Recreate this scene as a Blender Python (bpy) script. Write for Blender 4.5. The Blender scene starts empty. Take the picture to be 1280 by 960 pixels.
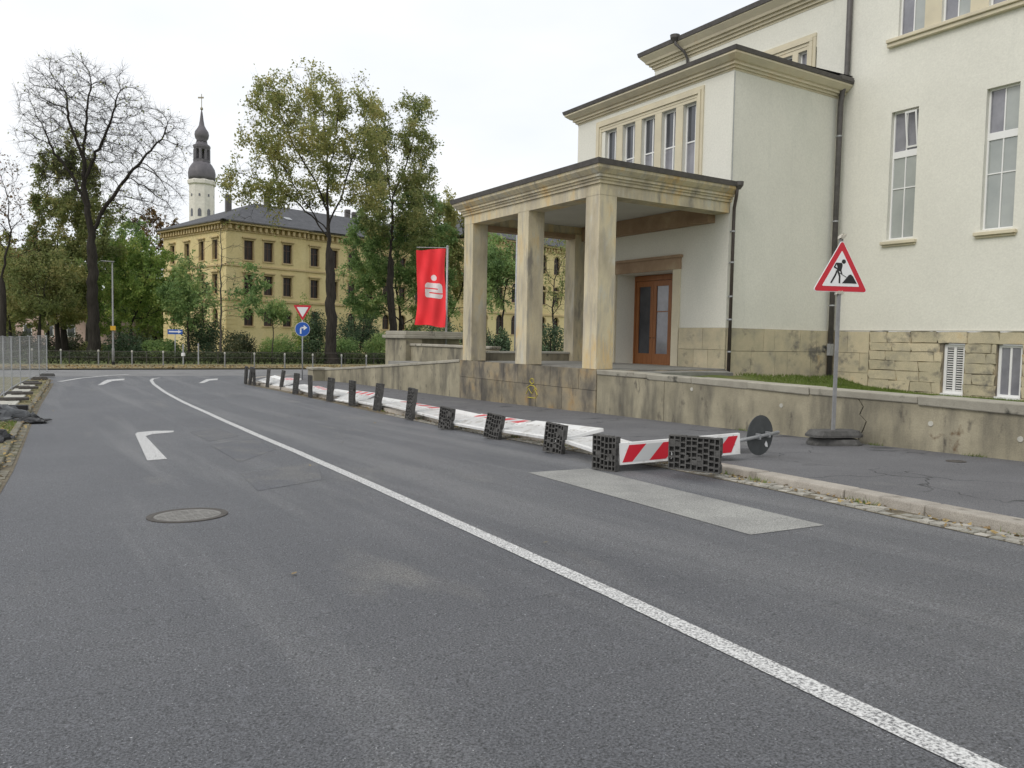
import bpy, math, random
import numpy as np
from mathutils import Matrix, Vector
R = math.radians
random.seed(7); rng = np.random.default_rng(11)
scene = bpy.context.scene
col = scene.collection

# ------------------------------------------------------------------ camera
F = 984.19; YAW, PIT, ROL = .563565, .0579012, .0189250
_cy, _sy, _cp, _sp = math.cos(YAW), math.sin(YAW), math.cos(PIT), math.sin(PIT)
FW = np.array([_sy*_cp, _cy*_cp, -_sp]); _r0 = np.array([_cy, -_sy, 0]); _u0 = np.cross(_r0, FW)
RT = math.cos(ROL)*_r0 + math.sin(ROL)*_u0; UP = -math.sin(ROL)*_r0 + math.cos(ROL)*_u0
C0 = np.array([0, 0, 1.6])
cam = bpy.data.cameras.new('camera'); camo = bpy.data.objects.new('camera', cam); col.objects.link(camo)
cam.sensor_width = 36; cam.lens = 36*F/1280; cam.clip_start = .05; cam.clip_end = 3000
m = Matrix.Identity(4)
for i in range(3):
    m[i][0] = RT[i]; m[i][1] = UP[i]; m[i][2] = -FW[i]; m[i][3] = C0[i]
camo.matrix_world = m
scene.camera = camo
scene.render.resolution_x = 1024; scene.render.resolution_y = 768

# ------------------------------------------------------------------ sky, sun, exposure
SUN_EL, SUN_AZ = R(45), R(258)          # azimuth clockwise from +Y
world = bpy.data.worlds.new('World'); scene.world = world; world.use_nodes = True
nt = world.node_tree; nt.nodes.clear()
out = nt.nodes.new('ShaderNodeOutputWorld')
sky = nt.nodes.new('ShaderNodeTexSky'); sky.sky_type = 'NISHITA'; sky.sun_disc = False
sky.sun_elevation = SUN_EL; sky.sun_rotation = SUN_AZ; sky.air_density = 1.2; sky.dust_density = 3
b1 = nt.nodes.new('ShaderNodeBackground'); b1.inputs[1].default_value = .10
nt.links.new(sky.outputs[0], b1.inputs[0])
tc = nt.nodes.new('ShaderNodeTexCoord'); mp = nt.nodes.new('ShaderNodeMapping')
mp.inputs['Scale'].default_value = (1.2, 1.2, 3.0)
nt.links.new(tc.outputs['Generated'], mp.inputs[0])
no = nt.nodes.new('ShaderNodeTexNoise'); no.inputs['Scale'].default_value = 1.7; no.inputs['Detail'].default_value = 5; no.inputs['Roughness'].default_value = .5
nt.links.new(mp.outputs[0], no.inputs['Vector'])
cr = nt.nodes.new('ShaderNodeValToRGB')
cr.color_ramp.elements[0].position = .30; cr.color_ramp.elements[0].color = (.84, .88, .935, 1)
cr.color_ramp.elements[1].position = .62; cr.color_ramp.elements[1].color = (1.0, 1.0, 1.0, 1)
nt.links.new(no.outputs[0], cr.inputs[0])
b2 = nt.nodes.new('ShaderNodeBackground'); b2.inputs[1].default_value = 1.18
nt.links.new(cr.outputs[0], b2.inputs[0])
mx = nt.nodes.new('ShaderNodeMixShader'); mx.inputs[0].default_value = .88
nt.links.new(b1.outputs[0], mx.inputs[1]); nt.links.new(b2.outputs[0], mx.inputs[2])
nt.links.new(mx.outputs[0], out.inputs[0])
sl = bpy.data.lights.new('sun', 'SUN'); sl.energy = 1.1; sl.angle = R(25); sl.color = (1, .96, .9)
so = bpy.data.objects.new('sun', sl); col.objects.link(so)
sd = Vector((math.sin(SUN_AZ)*math.cos(SUN_EL), math.cos(SUN_AZ)*math.cos(SUN_EL), math.sin(SUN_EL)))
so.rotation_euler = sd.to_track_quat('Z', 'Y').to_euler(); so.location = sd*60
scene.view_settings.view_transform = 'Standard'; scene.view_settings.look = 'None'
scene.view_settings.exposure = 0.0; scene.view_settings.gamma = 1; scene.view_settings.use_curve_mapping = False

# ------------------------------------------------------------------ ground profile and pixel helpers
S = .035; A_ = R(3.8)
D = np.array([math.sin(A_), math.cos(A_), 0]); N = np.array([math.cos(A_), -math.sin(A_), 0])
def gz(t):                                   # the road runs downhill, then levels out
    t = np.clip(t, -60, 38)
    return np.where(t < 12, -S*t, -(S*12 + S*(t-12) - S*(t-12)**2/52))
ZF = float(gz(38))
def tn(t, n, dz=0):                          # road coordinates -> world
    p = D*t + N*n; return (float(p[0]), float(p[1]), float(gz(t)) + dz)
def gxy(x, y, dz=0):
    return float(gz(x*D[0] + y*D[1])) + dz
def ray(x, y):
    d = FW*F + RT*(x-640) - UP*(y-480); return d/np.linalg.norm(d)
def at_depth(x, y, dep):
    d = ray(x, y); return C0 + d*dep/(d@FW)
def far_ground(px, dep, z=None):             # a point on the far level ground under pixel column px
    p = at_depth(px, 440, dep); return (float(p[0]), float(p[1]), ZF if z is None else z)

# ------------------------------------------------------------------ object helpers
def wmat(o):
    mm = o.matrix_basis.copy()
    return mm if o.parent is None else wmat(o.parent) @ o.matrix_parent_inverse @ mm
def attach(o, parent):
    if parent is not None:
        o.parent = parent; o.matrix_parent_inverse = wmat(parent).inverted()
def tag(o, label=None, cat=None, group=None, kind=None):
    if label: o['label'] = label
    if cat: o['category'] = cat
    if group: o['group'] = group
    if kind: o['kind'] = kind
    return o
def thing(name, label, cat, loc=(0, 0, 0), rz=0, group=None):
    o = bpy.data.objects.new(name, None); col.objects.link(o); o.empty_display_size = .2
    o.location = loc; o.rotation_euler = (0, 0, rz)
    return tag(o, label, cat, group)
def copy_tree(o, parent=None):
    c = o.copy(); col.objects.link(c)
    if parent is not None:
        c.parent = parent
    for ch in o.children: copy_tree(ch, c)
    return c
def link(name, me, mat, parent=None, smooth=False):
    if mat is not None:
        me.materials.clear()
        for mm in (mat if isinstance(mat, (list, tuple)) else [mat]): me.materials.append(mm)
    o = bpy.data.objects.new(name, me); col.objects.link(o); attach(o, parent)
    if smooth: me.polygons.foreach_set('use_smooth', [True]*len(me.polygons))
    return o
def np_mesh(name, V, Fq):
    V = np.asarray(V, np.float32); Fq = np.asarray(Fq, np.int32); k = Fq.shape[1]
    me = bpy.data.meshes.new(name)
    me.vertices.add(len(V)); me.vertices.foreach_set('co', V.ravel())
    me.loops.add(Fq.size); me.loops.foreach_set('vertex_index', Fq.ravel())
    me.polygons.add(len(Fq)); me.polygons.foreach_set('loop_start', np.arange(0, Fq.size, k, dtype=np.int32))
    me.polygons.foreach_set('loop_total', np.full(len(Fq), k, np.int32))
    me.update(calc_edges=True); return me
def bevel(o, w, seg=1):
    b = o.modifiers.new('bevel', 'BEVEL'); b.width = w; b.segments = seg; b.limit_method = 'ANGLE'; return o

class MB:
    def __init__(s): s.v = []; s.f = []; s.m = []; s.cur = 0
    def add(s, vs, fs):
        b = len(s.v); s.v += [tuple(map(float, q)) for q in vs]
        for f in fs: s.f.append([i+b for i in f]); s.m.append(s.cur)
        return s
    def hexa(s, p):        # 8 points: bottom ring 0-3 (ccw from above), top ring 4-7
        return s.add(p, [(3, 2, 1, 0), (4, 5, 6, 7), (0, 1, 5, 4), (1, 2, 6, 5), (2, 3, 7, 6), (3, 0, 4, 7)])
    def box(s, a, b):
        x0, x1 = sorted((a[0], b[0])); y0, y1 = sorted((a[1], b[1])); z0, z1 = sorted((a[2], b[2]))
        return s.hexa([(x0, y0, z0), (x1, y0, z0), (x1, y1, z0), (x0, y1, z0), (x0, y0, z1), (x1, y0, z1), (x1, y1, z1), (x0, y1, z1)])
    def obox(s, O, u, v, w):    # origin and three edge vectors
        O, u, v, w = map(np.array, (O, u, v, w))
        if np.dot(np.cross(u, v), w) < 0: u, v = v, u
        return s.hexa([O, O+u, O+u+v, O+v, O+w, O+u+w, O+u+v+w, O+v+w])
    def quad(s, *p): return s.add(p, [tuple(range(len(p)))])
    def prism(s, poly, O, u, v, w):   # polygon (2D list, ccw) in plane u,v at O, extruded by w (w along u x v)
        O, u, v, w = map(lambda q: np.array(q, float), (O, u, v, w)); n = len(poly)
        a = [O+u*p[0]+v*p[1] for p in poly]; b = [q+w for q in a]
        s.add(a+b, [tuple(range(n-1, -1, -1)), tuple(range(n, 2*n))] + [(i, (i+1) % n, n+(i+1) % n, n+i) for i in range(n)])
        return s
    def tube(s, pts, r, k=8, caps=True):
        pts = [np.array(p, float) for p in pts]; n = len(pts)
        rs = r if isinstance(r, (list, tuple)) else [r]*n
        base = len(s.v); ref = None; vs = []
        for i, p in enumerate(pts):
            d = pts[min(i+1, n-1)] - pts[max(i-1, 0)]; d = d/(np.linalg.norm(d)+1e-9)
            if ref is None: ref = np.array([0, 0, 1.]) if abs(d[2]) < .9 else np.array([1., 0, 0])
            a = np.cross(d, ref); a /= np.linalg.norm(a)+1e-9; b = np.cross(d, a); ref = -b if False else ref
            for j in range(k):
                t = 2*math.pi*j/k; vs.append(p + rs[i]*(a*math.cos(t) + b*math.sin(t)))
        fs = []
        for i in range(n-1):
            for j in range(k):
                q = (j+1) % k; fs.append((i*k+q, i*k+j, (i+1)*k+j, (i+1)*k+q))
        if caps: fs += [tuple(range(k)), tuple(range((n-1)*k+k-1, (n-1)*k-1, -1))]
        return s.add(vs, fs)
    def lathe(s, prof, c, k=16):      # prof list of (r,z), around vertical axis at c
        vs = []; n = len(prof)
        for r, z in prof:
            for j in range(k):
                t = 2*math.pi*j/k; vs.append((c[0]+r*math.cos(t), c[1]+r*math.sin(t), c[2]+z))
        fs = [(i*k+j, i*k+(j+1) % k, (i+1)*k+(j+1) % k, (i+1)*k+j) for i in range(n-1) for j in range(k)]
        fs += [tuple(range(k-1, -1, -1)), tuple(range((n-1)*k, n*k))]
        return s.add(vs, fs)
    def disc(s, O, u, v, w, r, k=24, r2=None):
        return s.prism([(r*math.cos(2*math.pi*i/k), (r2 or r)*math.sin(2*math.pi*i/k)) for i in range(k)], O, u, v, w)
    def mesh(s, name):
        me = bpy.data.meshes.new(name); me.from_pydata(s.v, [], s.f)
        if any(s.m): me.polygons.foreach_set('material_index', s.m)
        me.update(); return me
    def build(s, name, mat, parent=None, smooth=False):
        return link(name, s.mesh(name), mat, parent, smooth)

def sweep(path, prof):          # mitred sweep of (outward, z) profile along 2D path, outward on the right hand
    path = [np.array(p, float) for p in path]; n = len(path); offs = []
    for i in range(n):
        ds = []
        if i > 0: ds.append((path[i]-path[i-1])/np.linalg.norm(path[i]-path[i-1]))
        if i < n-1: ds.append((path[i+1]-path[i])/np.linalg.norm(path[i+1]-path[i]))
        ns = [np.array([d[1], -d[0]]) for d in ds]
        b = sum(ns); b = b/np.linalg.norm(b); offs.append(b/max(.3, b@ns[0]))
    mb = MB(); k = len(prof); vs = []; fs = []
    for i in range(n):
        for o, z in prof:
            q = path[i]+offs[i]*o; vs.append((q[0], q[1], z))
    for i in range(n-1):
        for j in range(k):
            q = (j+1) % k; fs.append((i*k+j, (i+1)*k+j, (i+1)*k+q, i*k+q))
    fs += [tuple(range(k-1, -1, -1)), tuple(range((n-1)*k, n*k))]
    return mb.add(vs, fs)

def wall(O, u, width, h, ops, depth, nrm):
    """wall sheet with real openings and reveals; ops = (u0,u1,z0,z1)"""
    O = np.array(O, float); u = np.array(u, float); nn = np.array(nrm, float); z = np.array([0, 0, 1.])
    us = sorted({0, width, *[o[0] for o in ops], *[o[1] for o in ops]}); zs = sorted({0, h, *[o[2] for o in ops], *[o[3] for o in ops]})
    mb = MB(); P = lambda a, b, d=0: O+u*a+z*b-nn*d
    flip = np.dot(np.cross(u, z), nn) < 0
    def q(*p): mb.quad(*(p[::-1] if flip else p))
    for i in range(len(us)-1):
        for j in range(len(zs)-1):
            a, b, c, d = us[i], us[i+1], zs[j], zs[j+1]; cx, cz = (a+b)/2, (c+d)/2
            if any(o[0] < cx < o[1] and o[2] < cz < o[3] for o in ops): continue
            q(P(a, c), P(b, c), P(b, d), P(a, d))
    for a, b, c, d, *e in ops:
        dp = e[0] if e else depth
        q(P(a, c), P(a, d), P(a, d, dp), P(a, c, dp)); q(P(b, d), P(b, c), P(b, c, dp), P(b, d, dp))
        q(P(a, d), P(b, d), P(b, d, dp), P(a, d, dp)); q(P(b, c), P(a, c), P(a, c, dp), P(b, c, dp))
    return mb

# ------------------------------------------------------------------ materials
def mat(name, stops, scale=3, rough=.85, bump=0, bscale=40, stretch=(1, 1, 1), detail=6, spec=.3, fine=0, fscale=90,
        stain=None, rnd=0, coat=0, metal=0, crack=None):
    """stops [(pos,(r,g,b)),...] over noise; fine = fine speckle amount; stain = (color,lo,hi,scale,stretch); rnd = tint by object"""
    m = bpy.data.materials.new(name); m.use_nodes = True; t = m.node_tree; L = t.links
    bs = t.nodes['Principled BSDF']; bs.inputs['Roughness'].default_value = rough
    bs.inputs['Specular IOR Level'].default_value = spec; bs.inputs['Metallic'].default_value = metal
    if coat: bs.inputs['Coat Weight'].default_value = coat
    g = t.nodes.new('ShaderNodeNewGeometry')
    def noise(sc, st, de):
        mp = t.nodes.new('ShaderNodeMapping'); mp.inputs['Scale'].default_value = st
        L.new(g.outputs['Position'], mp.inputs[0])
        n = t.nodes.new('ShaderNodeTexNoise'); n.inputs['Scale'].default_value = sc; n.inputs['Detail'].default_value = de
        n.inputs['Roughness'].default_value = .6; L.new(mp.outputs[0], n.inputs['Vector']); return n.outputs[0]
    def ramp(src, st):
        r = t.nodes.new('ShaderNodeValToRGB'); e = r.color_ramp.elements
        while len(e) < len(st): e.new(.5)
        for q, (p, c) in zip(e, st): q.position = p; q.color = (*c, 1)
        L.new(src, r.inputs[0]); return r.outputs[0]
    def mix(f, a, b, mode='MIX'):
        x = t.nodes.new('ShaderNodeMix'); x.data_type = 'RGBA'; x.blend_type = mode
        if isinstance(f, (int, float)): x.inputs[0].default_value = f
        else: L.new(f, x.inputs[0])
        for s, i in ((a, 6), (b, 7)):
            if isinstance(s, tuple): x.inputs[i].default_value = (*s, 1)
            else: L.new(s, x.inputs[i])
        return x.outputs[2]
    if len(stops) == 1:
        c = t.nodes.new('ShaderNodeRGB'); c.outputs[0].default_value = (*stops[0][1], 1); c = c.outputs[0]
    else: c = ramp(noise(scale, stretch, detail), stops)
    if stain:
        for sc_, lo, hi, ss, st in (stain if isinstance(stain, list) else [stain]):
            f = ramp(noise(ss, st, 7), [(lo, (0, 0, 0)), (hi, (1, 1, 1))]); c = mix(f, c, sc_)
    if crack:          # (scale, width, mask_lo, mask_hi, colour)
        n1 = t.nodes.new('ShaderNodeTexNoise'); n1.inputs['Scale'].default_value = crack[0]*3; L.new(g.outputs['Position'], n1.inputs['Vector'])
        va = t.nodes.new('ShaderNodeVectorMath'); va.operation = 'MULTIPLY_ADD'; va.inputs[1].default_value = (.35/crack[0],)*3
        L.new(n1.outputs['Color'], va.inputs[0]); L.new(g.outputs['Position'], va.inputs[2])
        vo = t.nodes.new('ShaderNodeTexVoronoi'); vo.feature = 'DISTANCE_TO_EDGE'; vo.inputs['Scale'].default_value = crack[0]; L.new(va.outputs[0], vo.inputs['Vector'])
        f1 = ramp(vo.outputs['Distance'], [(0, (1, 1, 1)), (crack[1], (0, 0, 0))]); f2 = ramp(noise(.35, (1, 1, 1), 3), [(crack[2], (0, 0, 0)), (crack[3], (1, 1, 1))])
        c = mix(mix(1., f1, f2, 'MULTIPLY'), c, crack[4])
    if fine:
        f = ramp(noise(fscale, (1, 1, 1), 3), [(.3, (1-fine,)*3), (.7, (1+fine,)*3)]); c = mix(1., c, f, 'MULTIPLY')
    if rnd:
        oi = t.nodes.new('ShaderNodeObjectInfo')
        f = ramp(oi.outputs['Random'], [(0, (1-rnd, 1-rnd, 1-rnd*1.1)), (1, (1+rnd*.6, 1+rnd*.5, 1+rnd*.4))]); c = mix(1., c, f, 'MULTIPLY')
    L.new(c, bs.inputs['Base Color'])
    if bump:
        b = t.nodes.new('ShaderNodeBump'); b.inputs['Strength'].default_value = bump; b.inputs['Distance'].default_value = .02
        L.new(noise(bscale, (1, 1, 1), 5), b.inputs['Height']); L.new(b.outputs[0], bs.inputs['Normal'])
    m['c'] = 1
    return m
def leafmat(name, cols, trans=.45):
    m = bpy.data.materials.new(name); m.use_nodes = True; t = m.node_tree; L = t.links
    bs = t.nodes['Principled BSDF']; bs.inputs['Roughness'].default_value = .55; bs.inputs['Specular IOR Level'].default_value = .25
    g = t.nodes.new('ShaderNodeNewGeometry'); r = t.nodes.new('ShaderNodeValToRGB'); e = r.color_ramp.elements
    while len(e) < len(cols): e.new(.5)
    for i, (q, c) in enumerate(zip(e, cols)): q.position = i/(len(cols)-1); q.color = (*c, 1)
    n = t.nodes.new('ShaderNodeTexNoise'); n.inputs['Scale'].default_value = .45; L.new(g.outputs['Position'], n.inputs['Vector'])
    ma = t.nodes.new('ShaderNodeMath'); ma.operation = 'MULTIPLY_ADD'; ma.inputs[1].default_value = .55; 
    L.new(g.outputs['Random Per Island'], ma.inputs[0])
    m2 = t.nodes.new('ShaderNodeMath'); m2.operation = 'MULTIPLY_ADD'; m2.inputs[1].default_value = 1.6; m2.inputs[2].default_value = -.58
    L.new(n.outputs[0], m2.inputs[0]); L.new(m2.outputs[0], ma.inputs[2]); L.new(ma.outputs[0], r.inputs[0])
    L.new(r.outputs[0], bs.inputs['Base Color'])
    tr = t.nodes.new('ShaderNodeBsdfTranslucent'); L.new(r.outputs[0], tr.inputs[0])
    mxs = t.nodes.new('ShaderNodeMixShader'); mxs.inputs[0].default_value = trans
    L.new(bs.outputs[0], mxs.inputs[1]); L.new(tr.outputs[0], mxs.inputs[2]); L.new(mxs.outputs[0], t.nodes['Material Output'].inputs[0])
    return m
def flat(name, c, rough=.5, spec=.4, metal=0): return mat(name, [(0, c)], rough=rough, spec=spec, metal=metal)

M = {}
M['asphalt'] = mat('asphalt', [(.25, (.090, .094, .105)), (.5, (.110, .114, .125)), (.75, (.134, .137, .146))], scale=.3, rough=.60, spec=.6, bump=1.0, bscale=85, fine=.85, fscale=85,
                   stain=[((.21, .205, .19), .60, .80, .9, (1, .3, 1)), ((.16, .163, .17), .50, .66, 1.1, (1, .05, 1)), ((.55, .55, .56), .655, .68, 90, (1, 1, 1)), ((.075, .077, .084), .63, .80, .45, (1.4, .3, 1)), ((.03, .031, .035), .62, .66, 80, (1, 1, 1))])
M['asphalt_repair'] = mat('asphalt_repair', [(.3, (.125, .127, .132)), (.7, (.165, .164, .162))], scale=2.5, rough=.7, bump=.7, bscale=70, fine=.5, fscale=55,
                   stain=[((.118, .122, .133), .40, .56, 1.5, (1, 1, 1))])
M['asphalt2'] = mat('old_asphalt', [(.3, (.17, .17, .172)), (.7, (.23, .23, .23))], scale=.5, rough=.9, bump=.3, bscale=90, fine=.3)
M['walkasphalt'] = mat('walk_asphalt', [(.3, (.12, .12, .125)), (.7, (.165, .165, .17))], scale=.6, rough=.9, bump=.5, bscale=120, fine=.5, fscale=85,
                       stain=[((.07, .07, .073), .6, .68, .7, (1, 1, 1)), ((.19, .19, .185), .6, .75, .5, (1, 1, 1))], crack=(.5, .010, .45, .55, (.04, .04, .042)))
M['patch'] = mat('concrete_patch', [(.3, (.235, .235, .225)), (.7, (.33, .33, .31))], scale=1.5, rough=.9, bump=.4, bscale=90, fine=.45, fscale=70)
M['paint'] = mat('road_paint', [(.38, (.15, .15, .155)), (.50, (.52, .52, .51)), (.62, (.72, .72, .71))], scale=62, rough=.7, detail=8, bump=.3, bscale=120)
M['stucco'] = mat('stucco', [(.3, (.69, .68, .61)), (.7, (.745, .735, .66))], scale=.5, rough=.95, bump=.3, bscale=14, fine=.055, fscale=17,
                  stain=[((.63, .635, .565), .56, .8, .35, (1, 1, .5)), ((.60, .60, .54), .60, .82, 1.6, (1, 1, .08))])
SAND = [(.30, (.34, .30, .22)), (.42, (.48, .425, .31)), (.54, (.60, .535, .375)), (.64, (.60, .46, .25)), (.74, (.48, .32, .15))]
M['sandstone'] = mat('sandstone', SAND, scale=1.1, stretch=(1, 1, .35), rough=.9, bump=.25, bscale=50, fine=.12, fscale=60,
                     stain=[((.54, .52, .44), .56, .68, 2.2, (1, 1, .4)), ((.27, .25, .21), .58, .70, 1.7, (1, 1, .3)), ((.40, .37, .31), .5, .7, 6, (1, 1, .15))], rnd=.06)
M['trim'] = mat('sandstone_trim', [(.3, (.56, .51, .39)), (.6, (.66, .60, .45)), (.85, (.58, .43, .26))], scale=.9, rough=.9, bump=.15, bscale=60, fine=.08)
M['plinth'] = mat('plinth_stone', [(.28, (.37, .34, .27)), (.45, (.50, .45, .32)), (.62, (.58, .51, .36)), (.8, (.52, .36, .17))], scale=1.4, rough=.95, bump=.6, bscale=22, fine=.15, fscale=50, rnd=.13,
                  stain=[((.20, .19, .165), .56, .68, 1.3, (1, 1, 1.2)), ((.09, .088, .08), .66, .73, 1.8, (1, 1, 1.2)), ((.50, .33, .14), .66, .72, .9, (1, 1, 1))])
M['basestone'] = mat('base_stone', [(.3, (.17, .15, .115)), (.44, (.25, .22, .165)), (.57, (.32, .265, .175)), (.72, (.34, .225, .11))], scale=1.2, rough=.95, bump=.45, bscale=26, fine=.15, rnd=.12,
                     stain=[((.12, .11, .095), .46, .62, 1.6, (1, 1, .5)), ((.07, .067, .06), .64, .74, 2.6, (1, 1, .6))])
M['concrete'] = mat('weathered_render', [(.3, (.22, .20, .145)), (.6, (.36, .325, .235)), (.8, (.42, .385, .285))], scale=.9, rough=.95, bump=.35, bscale=30, fine=.12, fscale=60,
                    stain=[((.135, .125, .10), .46, .66, 1.3, (1, 1, .3)), ((.15, .105, .065), .66, .70, .9, (1, 1, 1)), ((.10, .09, .075), .60, .72, 3.5, (1, 1, .5))])
M['coping'] = mat('coping_stone', [(.3, (.30, .28, .235)), (.7, (.42, .40, .335))], scale=2, rough=.95, bump=.4, bscale=35, fine=.15, rnd=.1,
                  stain=((.10, .097, .082), .60, .70, 2.2, (1, 1, 1)))
M['kerb'] = mat('granite_kerb', [(.3, (.33, .30, .265)), (.7, (.47, .435, .385))], scale=3, rough=.85, bump=.35, bscale=60, fine=.3, fscale=120, rnd=.15, stain=((.15, .135, .11), .56, .7, 2.5, (1, 1, 1)))
M['sett'] = mat('sett_stone', [(.3, (.28, .27, .24)), (.7, (.42, .41, .37))], scale=8, rough=.85, bump=.4, bscale=50, fine=.2, rnd=.25)
M['grit'] = mat('gutter_grit', [(.3, (.10, .085, .06)), (.6, (.19, .165, .12)), (.8, (.13, .13, .06))], scale=5, rough=1, bump=.8, bscale=60, fine=.4)
M['dirt'] = mat('verge_soil', [(.3, (.11, .105, .05)), (.5, (.17, .16, .08)), (.7, (.25, .21, .13))], scale=2, rough=1, bump=.8, bscale=30, fine=.3)
M['lawn'] = mat('lawn', [(.3, (.075, .095, .03)), (.6, (.12, .15, .045)), (.8, (.18, .16, .075))], scale=.6, rough=1, bump=.6, bscale=25, fine=.3)
M['leafground'] = mat('leafy_verge', [(.3, (.15, .14, .075)), (.5, (.24, .20, .12)), (.7, (.20, .19, .11))], scale=2.5, rough=1, bump=.6, bscale=25, fine=.4, fscale=40)
M['gutter'] = mat('zinc_gutter', [(.3, (.065, .06, .058)), (.7, (.115, .105, .10))], scale=5, rough=.55, spec=.5, fine=.15)
M['pipe'] = mat('brown_pipe', [(.3, (.045, .035, .03)), (.7, (.075, .06, .052))], scale=4, rough=.5, spec=.5)
M['roofing'] = mat('roof_slate', [(.3, (.060, .062, .068)), (.7, (.095, .097, .105))], scale=1.2, rough=.8, bump=.3, bscale=6, fine=.3, fscale=9)
M['wood'] = mat('door_wood', [(.3, (.23, .085, .028)), (.7, (.33, .135, .05))], scale=3, stretch=(6, 6, .6), rough=.45, spec=.4)
M['ceiling'] = mat('porch_plaster', [(.3, (.50, .49, .45)), (.7, (.58, .57, .53))], scale=1, rough=.95)
M['beam'] = mat('porch_beam', [(.3, (.25, .165, .105)), (.6, (.37, .265, .175)), (.8, (.46, .37, .25))], scale=1.3, rough=.9, fine=.15)
M['pave'] = mat('terrace_paving', [(.3, (.20, .195, .18)), (.7, (.29, .285, .26))], scale=2, rough=.95, fine=.2)
M['whiteframe'] = flat('white_window_paint', (.80, .80, .79), .45)
M['glass'] = mat('dark_glass', [(.3, (.03, .033, .042)), (.7, (.08, .085, .10))], scale=.8, rough=.04, spec=.9)
M['glassblind'] = mat('glass_with_blind', [(.3, (.30, .325, .315)), (.7, (.42, .44, .42))], scale=.8, rough=.05, spec=.8)
M['glassgrey'] = mat('glass_grey_room', [(.3, (.16, .16, .185)), (.7, (.28, .28, .31))], scale=1.2, rough=.05, spec=.8)
M['louvre'] = flat('louvre_white', (.72, .72, .70), .6)
M['rubber'] = mat('recycled_rubber', [(.3, (.07, .068, .065)), (.7, (.125, .122, .117))], scale=9, rough=.9, bump=.4, bscale=60, fine=.3)
M['plastic'] = mat('white_plastic', [(.3, (.70, .70, .69)), (.7, (.80, .80, .79))], scale=3, rough=.45, spec=.4, stain=[((.50, .48, .44), .52, .70, 4, (1, 1, 1)), ((.30, .28, .25), .64, .72, 9, (1, 1, 1))])
M['signred'] = flat('sign_red', (.55, .018, .035), .35)
M['signwhite'] = flat('sign_white', (.78, .78, .78), .35)
M['signgrey'] = flat('sign_silver', (.52, .53, .53), .35)
M['signblack'] = flat('sign_black', (.012, .012, .013), .4)
M['signblue'] = flat('sign_blue', (.02, .10, .42), .35)
M['signback'] = mat('sign_back', [(.3, (.055, .06, .062)), (.7, (.085, .09, .092))], scale=6, rough=.6)
M['galv'] = mat('galvanised_steel', [(.3, (.30, .31, .32)), (.7, (.42, .43, .44))], scale=12, rough=.5, spec=.5, metal=.3)
M['pole'] = mat('pole_grey', [(.3, (.20, .20, .20)), (.7, (.28, .28, .28))], scale=8, rough=.6)
M['yellowlamp'] = flat('yellow_box', (.62, .36, .03), .5)
M['flag'] = flat('flag_red', (.90, .055, .065), .75, .2)
M['flagwhite'] = flat('flag_white', (.80, .74, .74), .75, .2)
M['ochre'] = mat('yellow_plaster', [(.3, (.61, .495, .245)), (.6, (.70, .585, .315)), (.85, (.63, .535, .315))], scale=.35, rough=.95, fine=.06, fscale=5)
M['ochretrim'] = mat('ochre_trim', [(.3, (.48, .37, .20)), (.7, (.58, .46, .265))], scale=.6, rough=.95)
M['brownframe'] = flat('brown_window_frame', (.10, .055, .035), .6)
M['darkpane'] = mat('dim_old_glass', [(.3, (.02, .016, .014)), (.7, (.045, .036, .032))], scale=1, rough=.25, spec=.25, rnd=.7)
M['kerbdirty'] = mat('dirty_kerb', [(.3, (.15, .14, .11)), (.7, (.27, .255, .21))], scale=3, rough=.95, bump=.4, bscale=50, fine=.3, rnd=.2, stain=((.10, .10, .05), .5, .64, 3, (1, 1, 1)))
M['towerwhite'] = mat('tower_plaster', [(.3, (.60, .57, .50)), (.7, (.74, .71, .64))], scale=.15, rough=.95, fine=.1, fscale=1)
M['towerdark'] = mat('tower_slate', [(.3, (.10, .095, .105)), (.7, (.16, .15, .16))], scale=.5, rough=.6)
M['gold'] = flat('gilding', (.30, .27, .20), .5, .5, .3)
M['bark'] = mat('bark', [(.3, (.020, .017, .014)), (.7, (.050, .043, .036))], scale=3, stretch=(3, 3, .5), rough=.95, bump=.6, bscale=9)
M['barkgrey'] = mat('bark_grey', [(.3, (.048, .042, .034)), (.7, (.10, .09, .072))], scale=3, stretch=(3, 3, .5), rough=.95)
M['ironring'] = mat('cast_iron', [(.3, (.06, .055, .05)), (.7, (.11, .10, .09))], scale=9, rough=.7, bump=.4, bscale=60)
M['lidfill'] = mat('cover_concrete', [(.3, (.17, .165, .155)), (.7, (.25, .245, .23))], scale=9, rough=.9, bump=.4, bscale=60, fine=.3)
M['tarp'] = mat('grey_tarp', [(.3, (.04, .042, .045)), (.6, (.085, .09, .095)), (.8, (.20, .21, .215))], scale=5, rough=.4, spec=.5)
M['blackplastic'] = flat('black_plastic', (.02, .02, .021), .4)
M['slab'] = mat('pale_slab', [(.3, (.40, .39, .34)), (.7, (.52, .51, .45))], scale=2, rough=.9, fine=.2)
M['graffiti'] = flat('yellow_spray', (.50, .42, .05), .7)
M['paper'] = flat('pale_tape', (.70, .66, .58), .7)
M['litter'] = leafmat('fallen_leaf', [(.13, .09, .05), (.22, .15, .07), (.38, .28, .11), (.22, .17, .10)], .1)
M['grass'] = leafmat('grass_blade', [(.08, .12, .025), (.13, .19, .035), (.21, .24, .07)], .2)
M['lf_olive'] = leafmat('leaf_olive', [(0.131, 0.164, 0.062), (0.219, 0.264, 0.094), (0.324, 0.336, 0.133), (0.455, 0.391, 0.166)])
M['lf_yel'] = leafmat('leaf_yellow_green', [(0.135, 0.163, 0.053), (0.247, 0.279, 0.095), (0.389, 0.381, 0.142), (0.508, 0.443, 0.171)])
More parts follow.
